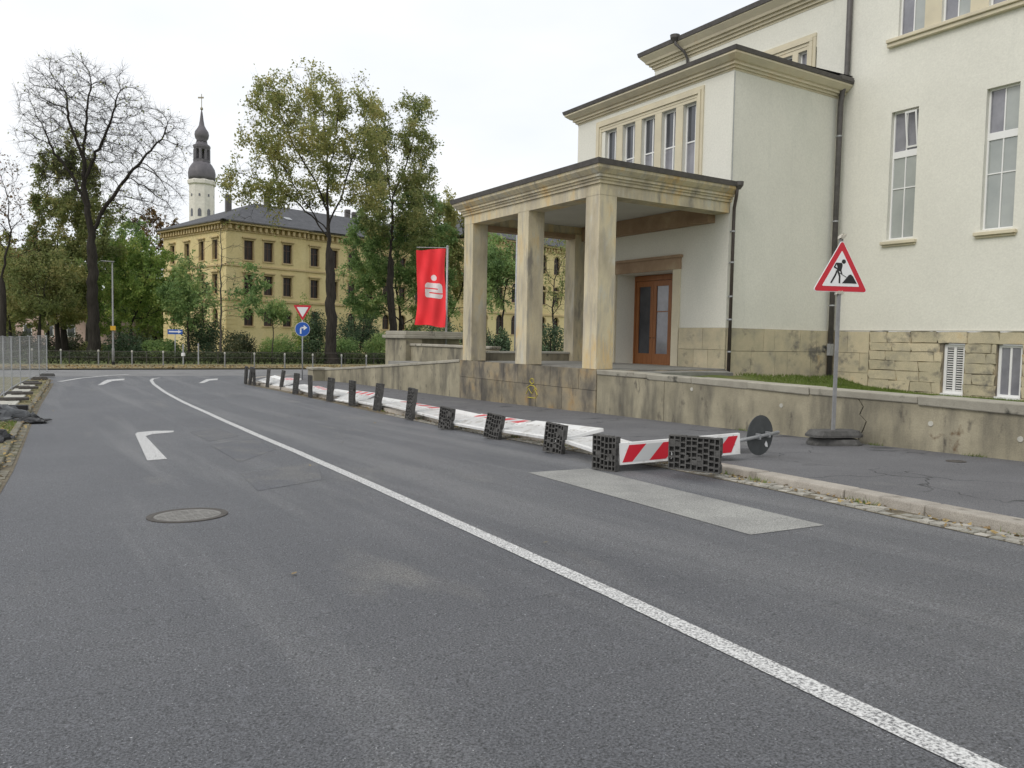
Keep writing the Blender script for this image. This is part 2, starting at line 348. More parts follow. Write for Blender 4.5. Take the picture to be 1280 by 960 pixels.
M['lf_green'] = leafmat('leaf_green', [(0.101, 0.169, 0.064), (0.182, 0.285, 0.102), (0.304, 0.421, 0.153), (0.486, 0.527, 0.205)])
M['lf_bright'] = leafmat('leaf_bright_green', [(0.109, 0.185, 0.049), (0.217, 0.323, 0.078), (0.342, 0.452, 0.118), (0.513, 0.500, 0.157)])
M['lf_dark'] = leafmat('leaf_evergreen', [(0.039, 0.068, 0.039), (0.066, 0.105, 0.054), (0.097, 0.148, 0.071), (0.132, 0.181, 0.082)], .12)
M['lf_hedge'] = leafmat('leaf_hedge', [(0.032, 0.043, 0.025), (0.055, 0.072, 0.037), (0.081, 0.096, 0.045), (0.115, 0.117, 0.060)], .12)
M['lf_brown'] = leafmat('leaf_russet', [(.06, .05, .02), (.13, .085, .03), (.22, .12, .04), (.17, .13, .04)])
# ================================================================== SETTING
def grd(x, y, dz=0):                       # pixel of the photograph -> point on the ground profile
    d = ray(x, y); lo, hi = .5, 300
    for _ in range(50):
        mid = (lo+hi)/2; p = C0+d*mid
        if p[2] > float(gz(p@D))+dz: lo = mid
        else: hi = mid
    return C0+d*lo
KR = np.array([(-25, 6.0), (0, 7.3), (4, 7.58), (5.35, 7.74), (6.9, 7.94), (8.5, 8.06), (28, 8.05), (34, 7.75), (39, 7.25), (41, 7.1), (43, 7.4), (45, 8.6), (46.5, 10.5), (47.5, 14), (48, 30)])
KL = np.array([(-25, -.8), (13.5, -1.1), (22.5, -1.33), (30, -1.43), (41.5, -1.44), (45, -1.5), (46.8, -2.2), (47.7, -6), (48, -24)])
nr = lambda t: float(np.interp(t, KR[:, 0], KR[:, 1])); nl = lambda t: float(np.interp(t, KL[:, 0], KL[:, 1]))
def strip(name, ts, fl, fr, dz, m, parent=None, k=6, kind='structure', zf=None):
    V = []; Fs = []
    for t in ts:
        a, b = fl(t), fr(t)
        for j in range(k+1): V.append(tn(t, a+(b-a)*j/k, dz))
    for i in range(len(ts)-1):
        for j in range(k): q = i*(k+1)+j; Fs.append((q, q+1, q+k+2, q+k+1))
    o = link(name, np_mesh(name, V, Fs), m, parent, True)
    if parent is None: o['kind'] = kind
    return o
TS = list(np.arange(-25, 12, 2)) + list(np.arange(12, 40, 1.3)) + [40, 41, 42, 43, 44, 45, 45.8, 46.5, 47, 47.5, 48]
g_t = sorted(set([-500, -200, -80] + list(np.arange(-60, 12, 6)) + list(np.arange(12, 39, 2.6)) + [39, 48, 60, 90, 140, 220, 350, 600, 1500]))
strip('ground', g_t, lambda t: -900, lambda t: 900, -.06, M['lawn'], k=12)
road = strip('road', TS, lambda t: nl(t)-.05, lambda t: nr(t)+.05, 0, M['asphalt'], k=10)
strip('cross_street', [47.9, 49, 51, 53, 56], lambda t: -120, lambda t: 150, .004, M['asphalt2'], k=20)
WX = lambda y: 14.35-.106*(18.1-y) if y < 18.1 else 14.35
def wall_n(t):                              # where the retaining wall stands, in road coordinates
    lo, hi = 5., 30.
    for _ in range(40):
        mid = (lo+hi)/2; p = D*t+N*mid
        if p[0] < WX(p[1]): lo = mid
        else: hi = mid
    return lo
TSW = [t for t in TS if t <= 39] + [39.1] + [t for t in TS if t > 39.1]
pavement = strip('pavement', TSW, lambda t: nr(t)+.26, lambda t: wall_n(t)+.2 if t <= 39 else 90, .10, M['walkasphalt'], k=8)
strip('gutter_bed', [t for t in TS if t < 41], lambda t: nr(t)-.36, lambda t: nr(t)+.02, .005, M['grit'], k=2)
strip('verge', [t for t in TS], lambda t: nl(t)-40, lambda t: nl(t)-.1, .05, M['dirt'], k=20)
strip('gutter_bed', [t for t in TS if 2 < t < 43], lambda t: nl(t)-.12, lambda t: nl(t)+.16, .005, M['grit'], k=2)
strip('far_verge', [56.15, 58, 60, 61.5], lambda t: -120, lambda t: 150, .08, M['leafground'], k=30)
strip('far_pavement', [61.5, 64.5], lambda t: -120, lambda t: 150, .07, M['dirt'], k=30)

# kerbs, stone by stone
def kerb(name, poly, t0, t1, side, h, w, ln, m, setts):
    root = thing(name, None, None, tn(t0, float(np.interp(t0, poly[:, 0], poly[:, 1])))); root['kind'] = 'structure'
    pts = [np.array([t, np.interp(t, poly[:, 0], poly[:, 1])]) for t in np.arange(t0, t1, .1)]
    cum = np.concatenate([[0], np.cumsum([np.linalg.norm(pts[i+1]-pts[i]) for i in range(len(pts)-1)])])
    def P(s):
        return np.array([np.interp(s, cum, [p[0] for p in pts]), np.interp(s, cum, [p[1] for p in pts])])
    s = 0
    while s < cum[-1]-.3:
        l = ln*random.uniform(.85, 1.25); a, b = P(s+.008), P(min(s+l, cum[-1])-.008); d = (b-a)/np.linalg.norm(b-a); nn = np.array([-d[1], d[0]])*side
        dh = random.uniform(-.008, .008); j = lambda: random.uniform(-.012, .012)
        q = []
        for z0 in (-.12, h+dh):
            for base, off in ((a, 0), (b, 0), (b, w), (a, w)):
                c = base+nn*(off+(.02 if (z0 > 0 and off == 0) else 0)+j()); p = tn(c[0], c[1], z0+(j()*.4 if z0 > 0 else 0)); q.append(p)
        if side < 0: q = [q[1], q[0], q[3], q[2], q[5], q[4], q[7], q[6]]
        bevel(MB().hexa(q).build('kerb_stone', m, root), .018, 2)
        s += l
    return root, P, cum[-1]
kr, PK, LK = kerb('kerb_right', KR, -2, 46.5, 1, .115, .29, 1.25, M['kerb'], True)
kl, PL, LL = kerb('kerb_left', KL, 6, 46, -1, .07, .16, 1.0, M['kerbdirty'], False)
# gutter setts: shared rough stones
def rough_box(seed, jit=.06, edg=.04):
    r = random.Random(seed); mb = MB(); n = 3; V = []; fs = []; js = jit if edg > .01 else .003
    # a 2x2 face grid on top (or front), tapered sides
    for z in (0, 1):
        for y in range(n):
            for x in range(n):
                ed = edg if z else 0
                V.append(((x/(n-1)-.5)*(1-2*ed)+r.uniform(-js, js)*.5, (y/(n-1)-.5)*(1-2*ed)+r.uniform(-js, js)*.5, z+(r.uniform(-jit, jit)*1.5 if z and x == 1 and y == 1 else r.uniform(-jit, jit) if z else 0)))
    for y in range(2):
        for x in range(2):
            q = y*3+x; fs.append((9+q, 9+q+1, 9+q+4, 9+q+3))
    ring = [0, 1, 2, 5, 8, 7, 6, 3]
    for i in range(8): a, b = ring[i], ring[(i+1) % 8]; fs.append((a, b, b+9, a+9))
    mb.add(V, fs); return mb.mesh('rough_stone')
SETT = [rough_box(i) for i in range(6)]
for me in SETT: me.materials.append(M['sett'])
gut = thing('sett_gutter', None, None, tn(3, nr(3))); gut['kind'] = 'structure'
cnt = 0
for row in (.12, .27):
    t = 2.2+row
    while t < 22 and cnt < 280:
        w = random.uniform(.13, .19)
        if random.random() < .93:
            o = bpy.data.objects.new('sett', random.choice(SETT)); col.objects.link(o); attach(o, gut)
            p = tn(t, nr(t)-row, -.03); o.location = p; o.scale = (random.uniform(.11, .135), w-.02, .048+random.uniform(-.012, .01)); o.rotation_euler = (-S, 0, -A_+random.uniform(-.08, .08)); cnt += 1
        t += w
lg = thing('sett_edging', None, None, tn(8, nl(8))); lg['kind'] = 'structure'
SETTD = [rough_box(90+i) for i in range(4)]
for me in SETTD: me.materials.append(M['kerbdirty'])
t = 9.5
while t < 41:
    w = random.uniform(.2, .32)
    if random.random() < .8:
        o = bpy.data.objects.new('sett', random.choice(SETTD)); col.objects.link(o); attach(o, lg)
        o.location = tn(t, nl(t)+.05, -.03); o.scale = (.14, w-.03, .045); o.rotation_euler = (-S*.6, 0, -A_+random.uniform(-.08, .08))
    t += w

# road markings and patches (sheets above the road)
def ground_poly(name, px, dz, m, parent):
    P = [grd(*q) for q in px]; V = [(p[0], p[1], gxy(p[0], p[1], dz)) for p in P]
    mb = MB(); mb.quad(*V); o = mb.build(name, m, parent)
    if o.data.polygons[0].normal.z < 0: o.data.flip_normals()
    return o
def line_strip(name, pts, w, dz, m, parent):
    pts = [np.array(p, float) for p in pts]; V = []; Fs = []
    dense = []
    for a, b in zip(pts[:-1], pts[1:]):
        k = max(1, int(np.linalg.norm(b-a)/.8))
        dense += [a+(b-a)*i/k for i in range(k)]
    dense.append(pts[-1])
    for i, p in enumerate(dense):
        d = dense[min(i+1, len(dense)-1)]-dense[max(i-1, 0)]; d /= np.linalg.norm(d); nn = np.array([-d[1], d[0]])*w/2
        V += [tn(*(p+nn), dz), tn(*(p-nn), dz)]
    for i in range(len(dense)-1): Fs.append((2*i+2, 2*i+3, 2*i+1, 2*i))
    o = link(name, np_mesh(name, V, Fs), m, parent)
    if o.data.polygons[0].normal.z < 0: o.data.flip_normals()
    return o
line_strip('lane_line', [(-12, 2.95), (1.6, 3.1), (4.4, 3.19), (10.3, 3.27), (14, 3.29), (19.4, 3.22), (24.8, 3.12), (29.2, 2.98), (35.2, 2.85), (40.7, 2.83), (43.6, 2.92), (45.2, 3.1), (46.2, 3.5)], .15, .006, M['paint'], road)
line_strip('edge_line', [(43.2, -1.1), (46.1, -.25), (48.7, 1.1), (50, 2.2)], .22, .010, M['paint'], road)
ground_poly('turn_arrow', [(184, 576), (209, 574), (182, 545.5), (190, 543), (217, 540.5), (217, 538.6), (193, 538.8), (172, 540.6), (169, 543)], .006, M['paint'], road)
ground_poly('turn_arrow', [(122, 481.6), (129, 481), (140, 476.5), (155, 475.2), (156, 473.6), (148, 473.8), (134, 474.8), (130, 476.5)], .006, M['paint'], road)
ground_poly('turn_arrow', [(248, 479), (255, 478.8), (262, 475.8), (272, 475), (272, 473.2), (258, 474.2)], .006, M['paint'], road)
ground_poly('asphalt_repair', [(300, 592), (398, 577), (402, 600), (322, 614)], .003, M['asphalt_repair'], road)
ground_poly('asphalt_repair', [(262, 556), (318, 548), (345, 562), (300, 578)], .003, M['asphalt_repair'], road)
ground_poly('asphalt_repair', [(236, 540), (272, 535), (300, 545), (262, 552)], .003, M['asphalt_repair'], road)
ground_poly('repair_patch', [(660, 591), (735, 586), (1031, 657), (938, 669)], .005, M['patch'], road)

mh = thing('manhole_cover', 'round worn manhole cover set in the left lane of the road', 'manhole cover', tn(8.72, .92))
def ring(mb, c, r0, r1, z0, z1, k=32):
    vs = []; 
    for r, z in ((r0, z0), (r0, z1), (r1, z1), (r1, z0)):
        for j in range(k):
            a = 2*math.pi*j/k; x, y = c[0]+r*math.cos(a), c[1]+r*math.sin(a); vs.append((x, y, gxy(x, y, z)))
    fs = [(i*k+j, i*k+(j+1) % k, ((i+1) % 4)*k+(j+1) % k, ((i+1) % 4)*k+j) for i in range(4) for j in range(k)]
    mb.add(vs, [f[::-1] for f in fs])
c = tn(8.72, .92); mb = MB(); ring(mb, c, .33, .395, -.02, .010); mb.build('rim', M['ironring'], mh)
mb = MB(); vs = [(c[0], c[1], gxy(c[0], c[1], .007))]+[(c[0]+.328*math.cos(a), c[1]+.328*math.sin(a), gxy(c[0]+.328*math.cos(a), c[1]+.328*math.sin(a), .007)) for a in np.linspace(0, 2*math.pi, 32, endpoint=False)]
mb.add(vs, [(0, i+1, (i+1) % 32+1) for i in range(32)]); mb.build('lid', M['lidfill'], mh)
mb = MB()
for i in range(-3, 4):
    for j in range(-3, 4):
        if i*i+j*j < 11: x, y = c[0]+i*.085, c[1]+j*.085; q = [(x-.03, y-.03), (x+.03, y-.03), (x+.03, y+.03), (x-.03, y+.03)]; mb.hexa([(a, b, gxy(a, b, .003)) for a, b in q]+[(a, b, gxy(a, b, .0105)) for a, b in q])
mb.build('tread', M['lidfill'], mh)['kind'] = 'stuff'
c = grd(1195, 577, .1); hy = thing('valve_cover', 'small iron valve cover in the asphalt pavement', 'manhole cover', (c[0], c[1], gxy(c[0], c[1], .1)))
mb = MB(); ring(mb, c, .10, .14, .09, .112); mb.build('rim', M['ironring'], hy)
mb = MB(); mb.disc((c[0], c[1], gxy(c[0], c[1], .098)), (1, 0, 0), (0, 1, 0), (0, 0, .008), .1, 20); mb.build('lid', M['ironring'], hy)

# ================================================================== RETAINING WALL
rw = thing('retaining_wall', 'long low weathered retaining wall with stone coping and a crack beside the pavement', 'wall', (WX(9), 9, gxy(WX(9), 9)))
def wp(y, z, off=0):       # point on the wall's front face
    dx, dy = -.9944, .1054
    return (WX(y)+dx*off, y+dy*off, z)
CR1 = [(8.92, -1.0), (8.95, -.15), (8.86, .02), (8.80, .18), (8.95, .30), (8.88, .45), (9.0, .60)]     # the crack, (y,z)
def panel(y0, y1, left_edge, right_edge):
    poly = [(y0, -1.0), (y1, -1.0), (y1, .6), (y0, .6)]
    if right_edge: poly = [(y+.012, z) for y, z in right_edge] + [(y1, .6), (y1, -1.0)]; poly = poly[::-1]; 
    if left_edge: poly = [(y0, .6), (y0, -1.0)] + [(y-.012, z) for y, z in left_edge]
    mb = MB(); a = [wp(y, z) for y, z in poly]; b = [wp(y, z, -.12) for y, z in poly]; n = len(poly)
    area = sum(poly[i][0]*poly[(i+1) % n][1]-poly[(i+1) % n][0]*poly[i][1] for i in range(n))
    fs = [tuple(range(n)), tuple(range(2*n-1, n-1, -1))]+[(i, n+i, n+(i+1) % n, (i+1) % n) for i in range(n)]
    if area > 0: fs = [f[::-1] for f in fs]
    mb.add(a+b, fs); return mb.build('wall_panel', M['concrete'], rw)
panel(14.9, 18.06, None, None); panel(8.9, 14.88, None, CR1); panel(3.0, 8.9, CR1, None); panel(-8, 2.98, None, None)
mb = MB(); mb.hexa([wp(18.06, -1.0, -.13), wp(-8, -1.0, -.13), wp(-8, -1.0, -.5), wp(18.06, -1.0, -.5), wp(18.06, .6, -.13), wp(-8, .6, -.13), wp(-8, .6, -.5), wp(18.06, .6, -.5)]); mb.build('wall_core', M['basestone'], rw)
y = 18.05
while y > -8:
    l = random.uniform(1.7, 2.6); y1 = y-l
    e = random.uniform(-.02, .025)
    mb = MB(); z0 = .575+random.uniform(0, .02); z1 = .735+random.uniform(-.008, .008)
    mb.hexa([wp(y-.008, z0, .03+e), wp(y1+.008, z0+random.uniform(-.02, .02), .03+e), wp(y1+.008, z0, -.5), wp(y-.008, z0, -.5), wp(y-.008, z1, .05+e), wp(y1+.008, z1, .05+e), wp(y1+.008, z1, -.5), wp(y-.008, z1, -.5)])
    bevel(mb.build('coping_stone', M['coping'], rw), .02, 2); y = y1
for yy, zz in ((10.9, .3), (7.5, .28), (6.0, .2), (13.8, .45), (5.5, .15)):
    p = wp(yy, zz, .002); mb = MB(); mb.disc(p, (0, 1, 0), (0, 0, 1), (-.012, 0, 0), .045, 12); o = mb.build('round_cap', M['slab'], rw)
# grass bank behind the coping
def bank_z(x, y):
    e = np.clip((x-(WX(y)+.5))/(25.2-WX(y)-.5), 0, 1); zb = float(np.interp(y, [9, 14.5, 16.6, 17.6, 18.2], [-.02, .0, .14, .38, .48])); return (.52 if y < 16.3 else .52+.16*min(1, (y-16.3)))*(1-e)+zb*e+.02*math.sin(3*x)*math.cos(2.3*y)
ys = list(np.arange(-8, 18.2, .8)); V = []; Fs = []; k = 14
for y in ys:
    for j in range(k+1):
        x = WX(y)+.45+(25.4-WX(y)-.45)*j/k; V.append((x, y, bank_z(x, y)))
for i in range(len(ys)-1):
    for j in range(k): q = i*(k+1)+j; Fs.append((q, q+1, q+k+2, q+k+1))
o = link('grass_bank', np_mesh('grass_bank', V, Fs), M['lawn'], None, True); o['kind'] = 'structure'
nb = 26000; ys_ = rng.uniform(7, 17.9, nb); xs_ = rng.uniform(0, 1, nb)**.6
xs_ = np.array([WX(y) for y in ys_])+.6+(25.15-np.array([WX(y) for y in ys_])-.6)*xs_
keep = ~((xs_ < 19.9) & (ys_ > 16.6)); xs_, ys_ = xs_[keep], ys_[keep]; nb = len(xs_)
zs_ = np.array([bank_z(x, y) for x, y in zip(xs_, ys_)]); a_ = rng.uniform(0, 6.28, nb); h_ = rng.uniform(.04, .11, nb); w_ = .014
dx, dy = np.cos(a_)*w_, np.sin(a_)*w_; lx, ly = rng.normal(0, .03, (2, nb))
V = np.stack([np.stack([xs_-dx, ys_-dy, zs_-.02], 1), np.stack([xs_+dx, ys_+dy, zs_-.02], 1), np.stack([xs_+lx, ys_+ly, zs_+h_], 1)], 1).reshape(-1, 3)
o = link('grass', np_mesh('grass', V, np.arange(nb*3).reshape(-1, 3)), M['grass']); tag(o, 'green grass on the bank between retaining wall and building plinth', 'grass', kind='stuff')

# ================================================================== MAIN BUILDING
bd = thing('office_building', 'cream stucco building with columned entrance portico and sandstone cornices', 'building', (25.26, 18.15, 0))
XF, YW, XW, XP, YE = 25.26, 18.15, 19.70, 14.35, 26.45
def window(parent, O, u, nrm, w, h, cols, rows, fr=.055, thick=None, mats=None, mframe='whiteframe', name='window', dep=.06, bar=.035):
    """O = bottom left of the opening at frame plane; cols, rows = fractional bar positions"""
    O, u, nn = np.array(O, float), np.array(u, float), np.array(nrm, float); z = np.array([0, 0, 1.])
    mb = MB(); bx = lambda a, b, c, d, e=dep: mb.obox(O+u*a+z*c-nn*.0, u*(b-a), z*(d-c), nn*e)
    bx(0, fr, 0, h); bx(w-fr, w, 0, h); bx(fr, w-fr, 0, fr); bx(fr, w-fr, h-fr, h)
    us = [fr]; 
    for cpos in cols: bx(cpos*w-bar/2, cpos*w+bar/2, fr, h-fr, dep*.9); us += [cpos*w-bar/2, cpos*w+bar/2]
    us.append(w-fr); zs = [fr]
    for r_ in rows:
        r_, th = (r_ if isinstance(r_, tuple) else (r_, bar)); bx(fr, w-fr, r_*h-th/2, r_*h+th/2, dep*1.05 if th > bar else dep*.85); zs += [r_*h-th/2, r_*h+th/2]
    zs.append(h-fr)
    wo = mb.build(name, M[mframe], parent)
    k = 0
    for j in range(0, len(zs), 2):
        for i in range(0, len(us), 2):
            mm = mats[k % len(mats)] if mats else 'glass'; k += 1
            p = MB(); p.obox(O+u*us[i]+z*zs[j]+nn*.012, u*(us[i+1]-us[i]), z*(zs[j+1]-zs[j]), nn*.012); p.build('pane', M[mm], wo)
    return wo
U = (0, -1, 0); NX = (-1, 0, 0)
# --- right block facade
midw = [(16.2-3.1*i, .95) for i in range(7)]                     # far edge Y, width
upw = [(16.1-1.46*i, .9) for i in range(15)]
ops = [(18.15-y, 18.15-y+w, 5.2-2.08, 9.48-2.08) for y, w in midw] + [(18.15-y, 18.15-y+w, 11.93-2.08, 15.0-2.08) for y, w in upw]
wall((XF, 18.15, 2.08), U, 26.15, 16, ops, .32, NX).build('wall', M['stucco'], bd)
for i, (y, w) in enumerate(midw):
    g = ['glassblind', 'glassblind', 'glassblind', 'glassblind', 'glassgrey', 'glassblind' if i % 2 else 'glassgrey']
    wo = window(bd, (XF+.22, y, 5.2), U, NX, w, 4.28, [.5], [.40, (.665, .22)], mats=g)
    mb = MB(); mb.obox((XF+.25, y+.14, 5.02), (0, -(w+.28), 0), (-.40, 0, 0), (0, 0, .11)); mb.obox((XF+.2, y+.10, 4.95), (0, -(w+.2), 0), (-.27, 0, 0), (0, 0, .068))
    bevel(mb.build('sill', M['trim'], wo), .012)
    if i == 0:     # one top light tilted open
        mb = MB(); O = Vector((XF+.17, y-w*.52, 8.22)); q = Matrix.Rotation(R(-9), 3, 'Y')
        uu, vv = np.array((0, -.40, 0)), np.array(q @ Vector((0, 0, 1.18)))
        for a, b, c, d in ((0, 1, 0, .05), (0, 1, .95, 1), (0, .13, .05, .95), (.87, 1, .05, .95)):
            mb.obox(np.array(O)+uu*a+vv*c, uu*(b-a), vv*(d-c), (-.03, 0, 0))
        mb.build('tilted_sash', M['whiteframe'], wo)
for i, (y, w) in enumerate(upw):
    window(bd, (XF+.18, y, 11.93), U, NX, w, 3.07, [.52], [.62], mats=['glassgrey', 'glassblind', 'glassgrey', 'glass'])
mb = MB(); 
mb.obox((XF+.1, 16.4, 11.64), (0, -24, 0), (-.26, 0, 0), (0, 0, .13)); mb.obox((XF+.1, 16.4, 11.772), (0, -24, 0), (-.33, 0, 0), (0, 0, .12))
bevel(mb.build('sill_course', M['trim'], bd), .015)
for i in range(14):
    y = upw[i][0]-upw[i][1]-.003; mb = MB(); mb.obox((XF+.2, y, 11.895), (0, -(1.46-.9)+.006, 0), (-.205, 0, 0), (0, 0, 3.1)); mb.build('window_pier', M['trim'], bd)
sweep([(XF, 18.15), (XF, -8)], [(0, 17.2), (.2, 17.35), (.45, 17.7), (.5, 18.08), (0, 18.08)]).build('cornice', M['trim'], bd)
mb = MB(); mb.box((XF+.01, 18.14, 13.9), (40, 18.0, 18.07)); mb.box((XF+.02, -8, 17.9), (40, 18.0, 18.06)); mb.build('upper_wall', M['stucco'], bd)
# --- plinth of the right block, stone by stone
basew = [(14.03, .68), (12.37, .70), (10.7, .7), (9.0, .7)]
pl = wall((XF-.02, 18.15, -.6), U, 26.15, 2.665, [(18.15-y, 18.15-y+w, .70, 2.29) for y, w in basew], .3, NX).build('plinth', M['basestone'], bd)
ROCK = [rough_box(20+i, .10, .02) for i in range(6)]
SMOOTH = [rough_box(40+i, .012, .004) for i in range(3)]
for me in ROCK+SMOOTH: me.materials.append(M['plinth'])
def stone(parent, O, u, nrm, w, h, d, mesh):
    """stone whose proud face points along nrm; O = bottom left corner on the wall"""
    o = bpy.data.objects.new('stone', mesh); col.objects.link(o); attach(o, parent)
    O, u, nn = Vector(O), Vector(u), Vector(nrm); mid = O+u*(w/2)+Vector((0, 0, h/2))
    v = nn.cross(u)
    mm = Matrix(((u.x*w, v.x*h, nn.x*d, mid.x), (u.y*w, v.y*h, nn.y*d, mid.y), (u.z*w, v.z*h, nn.z*d, mid.z), (0, 0, 0, 1)))
    o.matrix_basis = mm; return o
zc = [-.28, .10, .43, .76, 1.09, 1.41, 1.70, 2.08]
for r_ in range(len(zc)-1):
    y = 16.6
    while y > 4:
        l = random.uniform(.55, 1.05); segs = [(y, y-l)]
        for by, bw in basew:
            if zc[r_] < 1.65 and zc[r_] >= .05:
                ns = []
                for a, b in segs:
                    if b < by+.02 and a > by-bw-.02:
                        if a > by+.1: ns.append((a, by+.02))
                        if b < by-bw-.1: ns.append((by-bw-.02, b))
                    else: ns.append((a, b))
                segs = ns
        for a, b in segs:
            if a-b > .1: stone(pl, (XF-.02, a-.006, zc[r_]+.006), U, NX, a-b-.012, zc[r_+1]-zc[r_]-.012, .055, random.choice(ROCK))
        y -= l
for z0, z1, ss in ((-.3, .62, (18.12, 17.3, 16.61)), (.62, 1.32, (18.12, 16.95, 16.61)), (1.32, 2.08, (18.12, 17.45, 16.61))):
    for a, b in zip(ss[:-1], ss[1:]): stone(pl, (XF-.02, a-.004, z0+.004), U, NX, a-b-.008, z1-z0-.008, .06, random.choice(SMOOTH))
mb = MB(); mb.box((XF-.09, 18.1, 2.08), (XF, -8, 2.11)); mb.build('plinth_ledge', M['coping'], bd)
for i, (y, w) in enumerate(basew):
    if i == 0:
        wo = window(bd, (XF+.12, y, .10), U, NX, w, 1.58, [.5], [], fr=.09, bar=.09, mats=['signblack'])
        mb = MB()
        for z in np.arange(.22, 1.58, .075):
            for a in (.1, .395): mb.obox((XF+.11, y-a, z), (0, -.18, 0), (-.03, 0, -.025), (0, 0, .022))
        mb.build('louvre', M['louvre'], wo)['kind'] = 'stuff'
    else: wo = window(bd, (XF+.12, y, .10), U, NX, w, 1.58, [.5], [], fr=.08, bar=.06, mats=['glassgrey'])
    mb = MB(); mb.obox((XF+.12, y+.02, -.02), (0, -w-.04, 0), (-.2, 0, 0), (0, 0, .13)); mb.build('sill', M['whiteframe'], wo)
# --- main block above the wing
sw = [(25.4-1.06*i, .8) for i in range(6)]
L0 = 28.1-18.15
mo = [(28.1-y, 28.1-y+w, 11.0, 12.58) for y, w in sw]
wall((XF, 28.1, 0), U, L0, 14.2, mo, .3, NX).build('wall', M['stucco'], bd)
for y, w in sw: window(bd, (XF+.2, y, 11.0), U, NX, w, 1.58, [.5], [], mats=['glassgrey', 'glass'])
fy0, fy1 = 19.32, 25.7
mb = MB()
for o_, t_ in ((0, .06), (.12, .10), (.24, .05)):
    mb.obox((XF-.001, fy1-o_, 13.1-o_-.14), (0, -(fy1-fy0-2*o_), 0), (-t_, 0, 0), (0, 0, .14-.004))
    for yy in (fy1-o_, fy0+o_+.13): mb.obox((XF-.001, yy, 10.6), (0, -.13+.004, 0), (-t_, 0, 0), (0, 0, 2.35-o_))
mb.obox((XF-.001, fy1-.36, 12.585), (0, -(fy1-fy0-.72), 0), (-.03, 0, 0), (0, 0, .14))
for y, w in sw[1:]: mb.obox((XF+.1, y+.257, 10.9), (0, -.254, 0), (-.14, 0, 0), (0, 0, 1.68))
mb.build('window_surround', M['trim'], bd)
sweep([(40, 28.1), (XF, 28.1), (XF, 18.16)], [(-.3, 14.05), (.02, 14.05), (.02, 14.15), (.10, 14.15), (.10, 14.27), (.20, 14.27), (.20, 14.38), (.30, 14.38), (.34, 14.47), (.52, 14.68), (.52, 14.72), (-.3, 14.72)]).build('cornice', M['trim'], bd)
sweep([(40, 28.1), (XF, 28.1), (XF, 18.16)], [(.40, 14.725), (.56, 14.725), (.60, 14.90), (.40, 14.90)]).build('gutter', M['gutter'], bd)
mb = MB(); mb.box((XF+.01, 28.09, 0), (40, 27.9, 14.1)); mb.build('end_wall', M['stucco'], bd)
mb = MB(); mb.add([(XF-.45, 28.55, 14.8), (XF-.45, 18.2, 14.8), (40, 18.2, 16.5), (40, 28.55, 16.5)], [(0, 1, 2, 3)]); mb.build('roof', M['roofing'], bd)
# --- wing
ww = [(24.67-1.072*i, .72) for i in range(5)]
wops = [(YE-y, YE-y+w, 7.1, 9.76, .30) for y, w in ww] + [(YE-23.7, YE-20.6, .70, 4.12, 1.02)]
wall((XW, YE, 0), U, YE-YW, 10.45, wops, .3, NX).build('wall', M['stucco'], bd)
mb = MB(); mb.quad((XW, YW, -.6), (XF+.1, YW, -.6), (XF+.1, YW, 10.45), (XW, YW, 10.45)); mb.build('wall', M['stucco'], bd)
mb = MB(); mb.quad((XF+.1, YE, -.6), (XW, YE, -.6), (XW, YE, 10.45), (XF+.1, YE, 10.45)); mb.build('wall', M['stucco'], bd)
for y, w in ww: window(bd, (XW+.2, y, 7.1), U, NX, w, 2.66, [.62], [.52], fr=.06, bar=.05, mats=['glassgrey', 'glassblind', 'glass', 'glassgrey'])
fy0, fy1 = 19.42, 25.2
mb = MB()
for o_, t_ in ((0, .05), (.11, .09), (.21, .045)):
    mb.obox((XW-.001, fy1-o_, 10.2-o_-.12), (0, -(fy1-fy0-2*o_), 0), (-t_, 0, 0), (0, 0, .117))
    for yy in (fy1-o_, fy0+o_+.11): mb.obox((XW-.001, yy, 6.8), (0, -.107, 0), (-t_, 0, 0), (0, 0, 3.28-o_))
mb.obox((XW-.001, fy1-.32, 9.765), (0, -(fy1-fy0-.62), 0), (-.03, 0, 0), (0, 0, .12))
for y, w in ww[1:]: mb.obox((XW+.19, y+.349, 7.0), (0, -.346, 0), (-.22, 0, 0), (0, 0, 2.76))
mb.build('window_surround', M['trim'], bd)
WP = [(XF, YE), (XW, YE), (XW, YW), (XF-.01, YW)]
sweep(WP, [(-.2, 10.36), (.02, 10.36), (.02, 10.42), (.09, 10.42), (.09, 10.5), (.17, 10.5), (.17, 10.58), (.25, 10.6), (.42, 10.74), (.42, 10.8), (-.2, 10.8)]).build('cornice', M['trim'], bd)
sweep(WP, [(.32, 10.803), (.45, 10.803), (.49, 10.93), (.32, 10.93)]).build('gutter', M['gutter'], bd)
mb = MB(); mb.add([(XW-.4, YE+.4, 10.85), (XW-.4, YW-.4, 10.85), (XF, YW-.4, 11.1), (XF, YE+.4, 11.1)], [(0, 1, 2, 3)]); mb.build('roof', M['roofing'], bd)
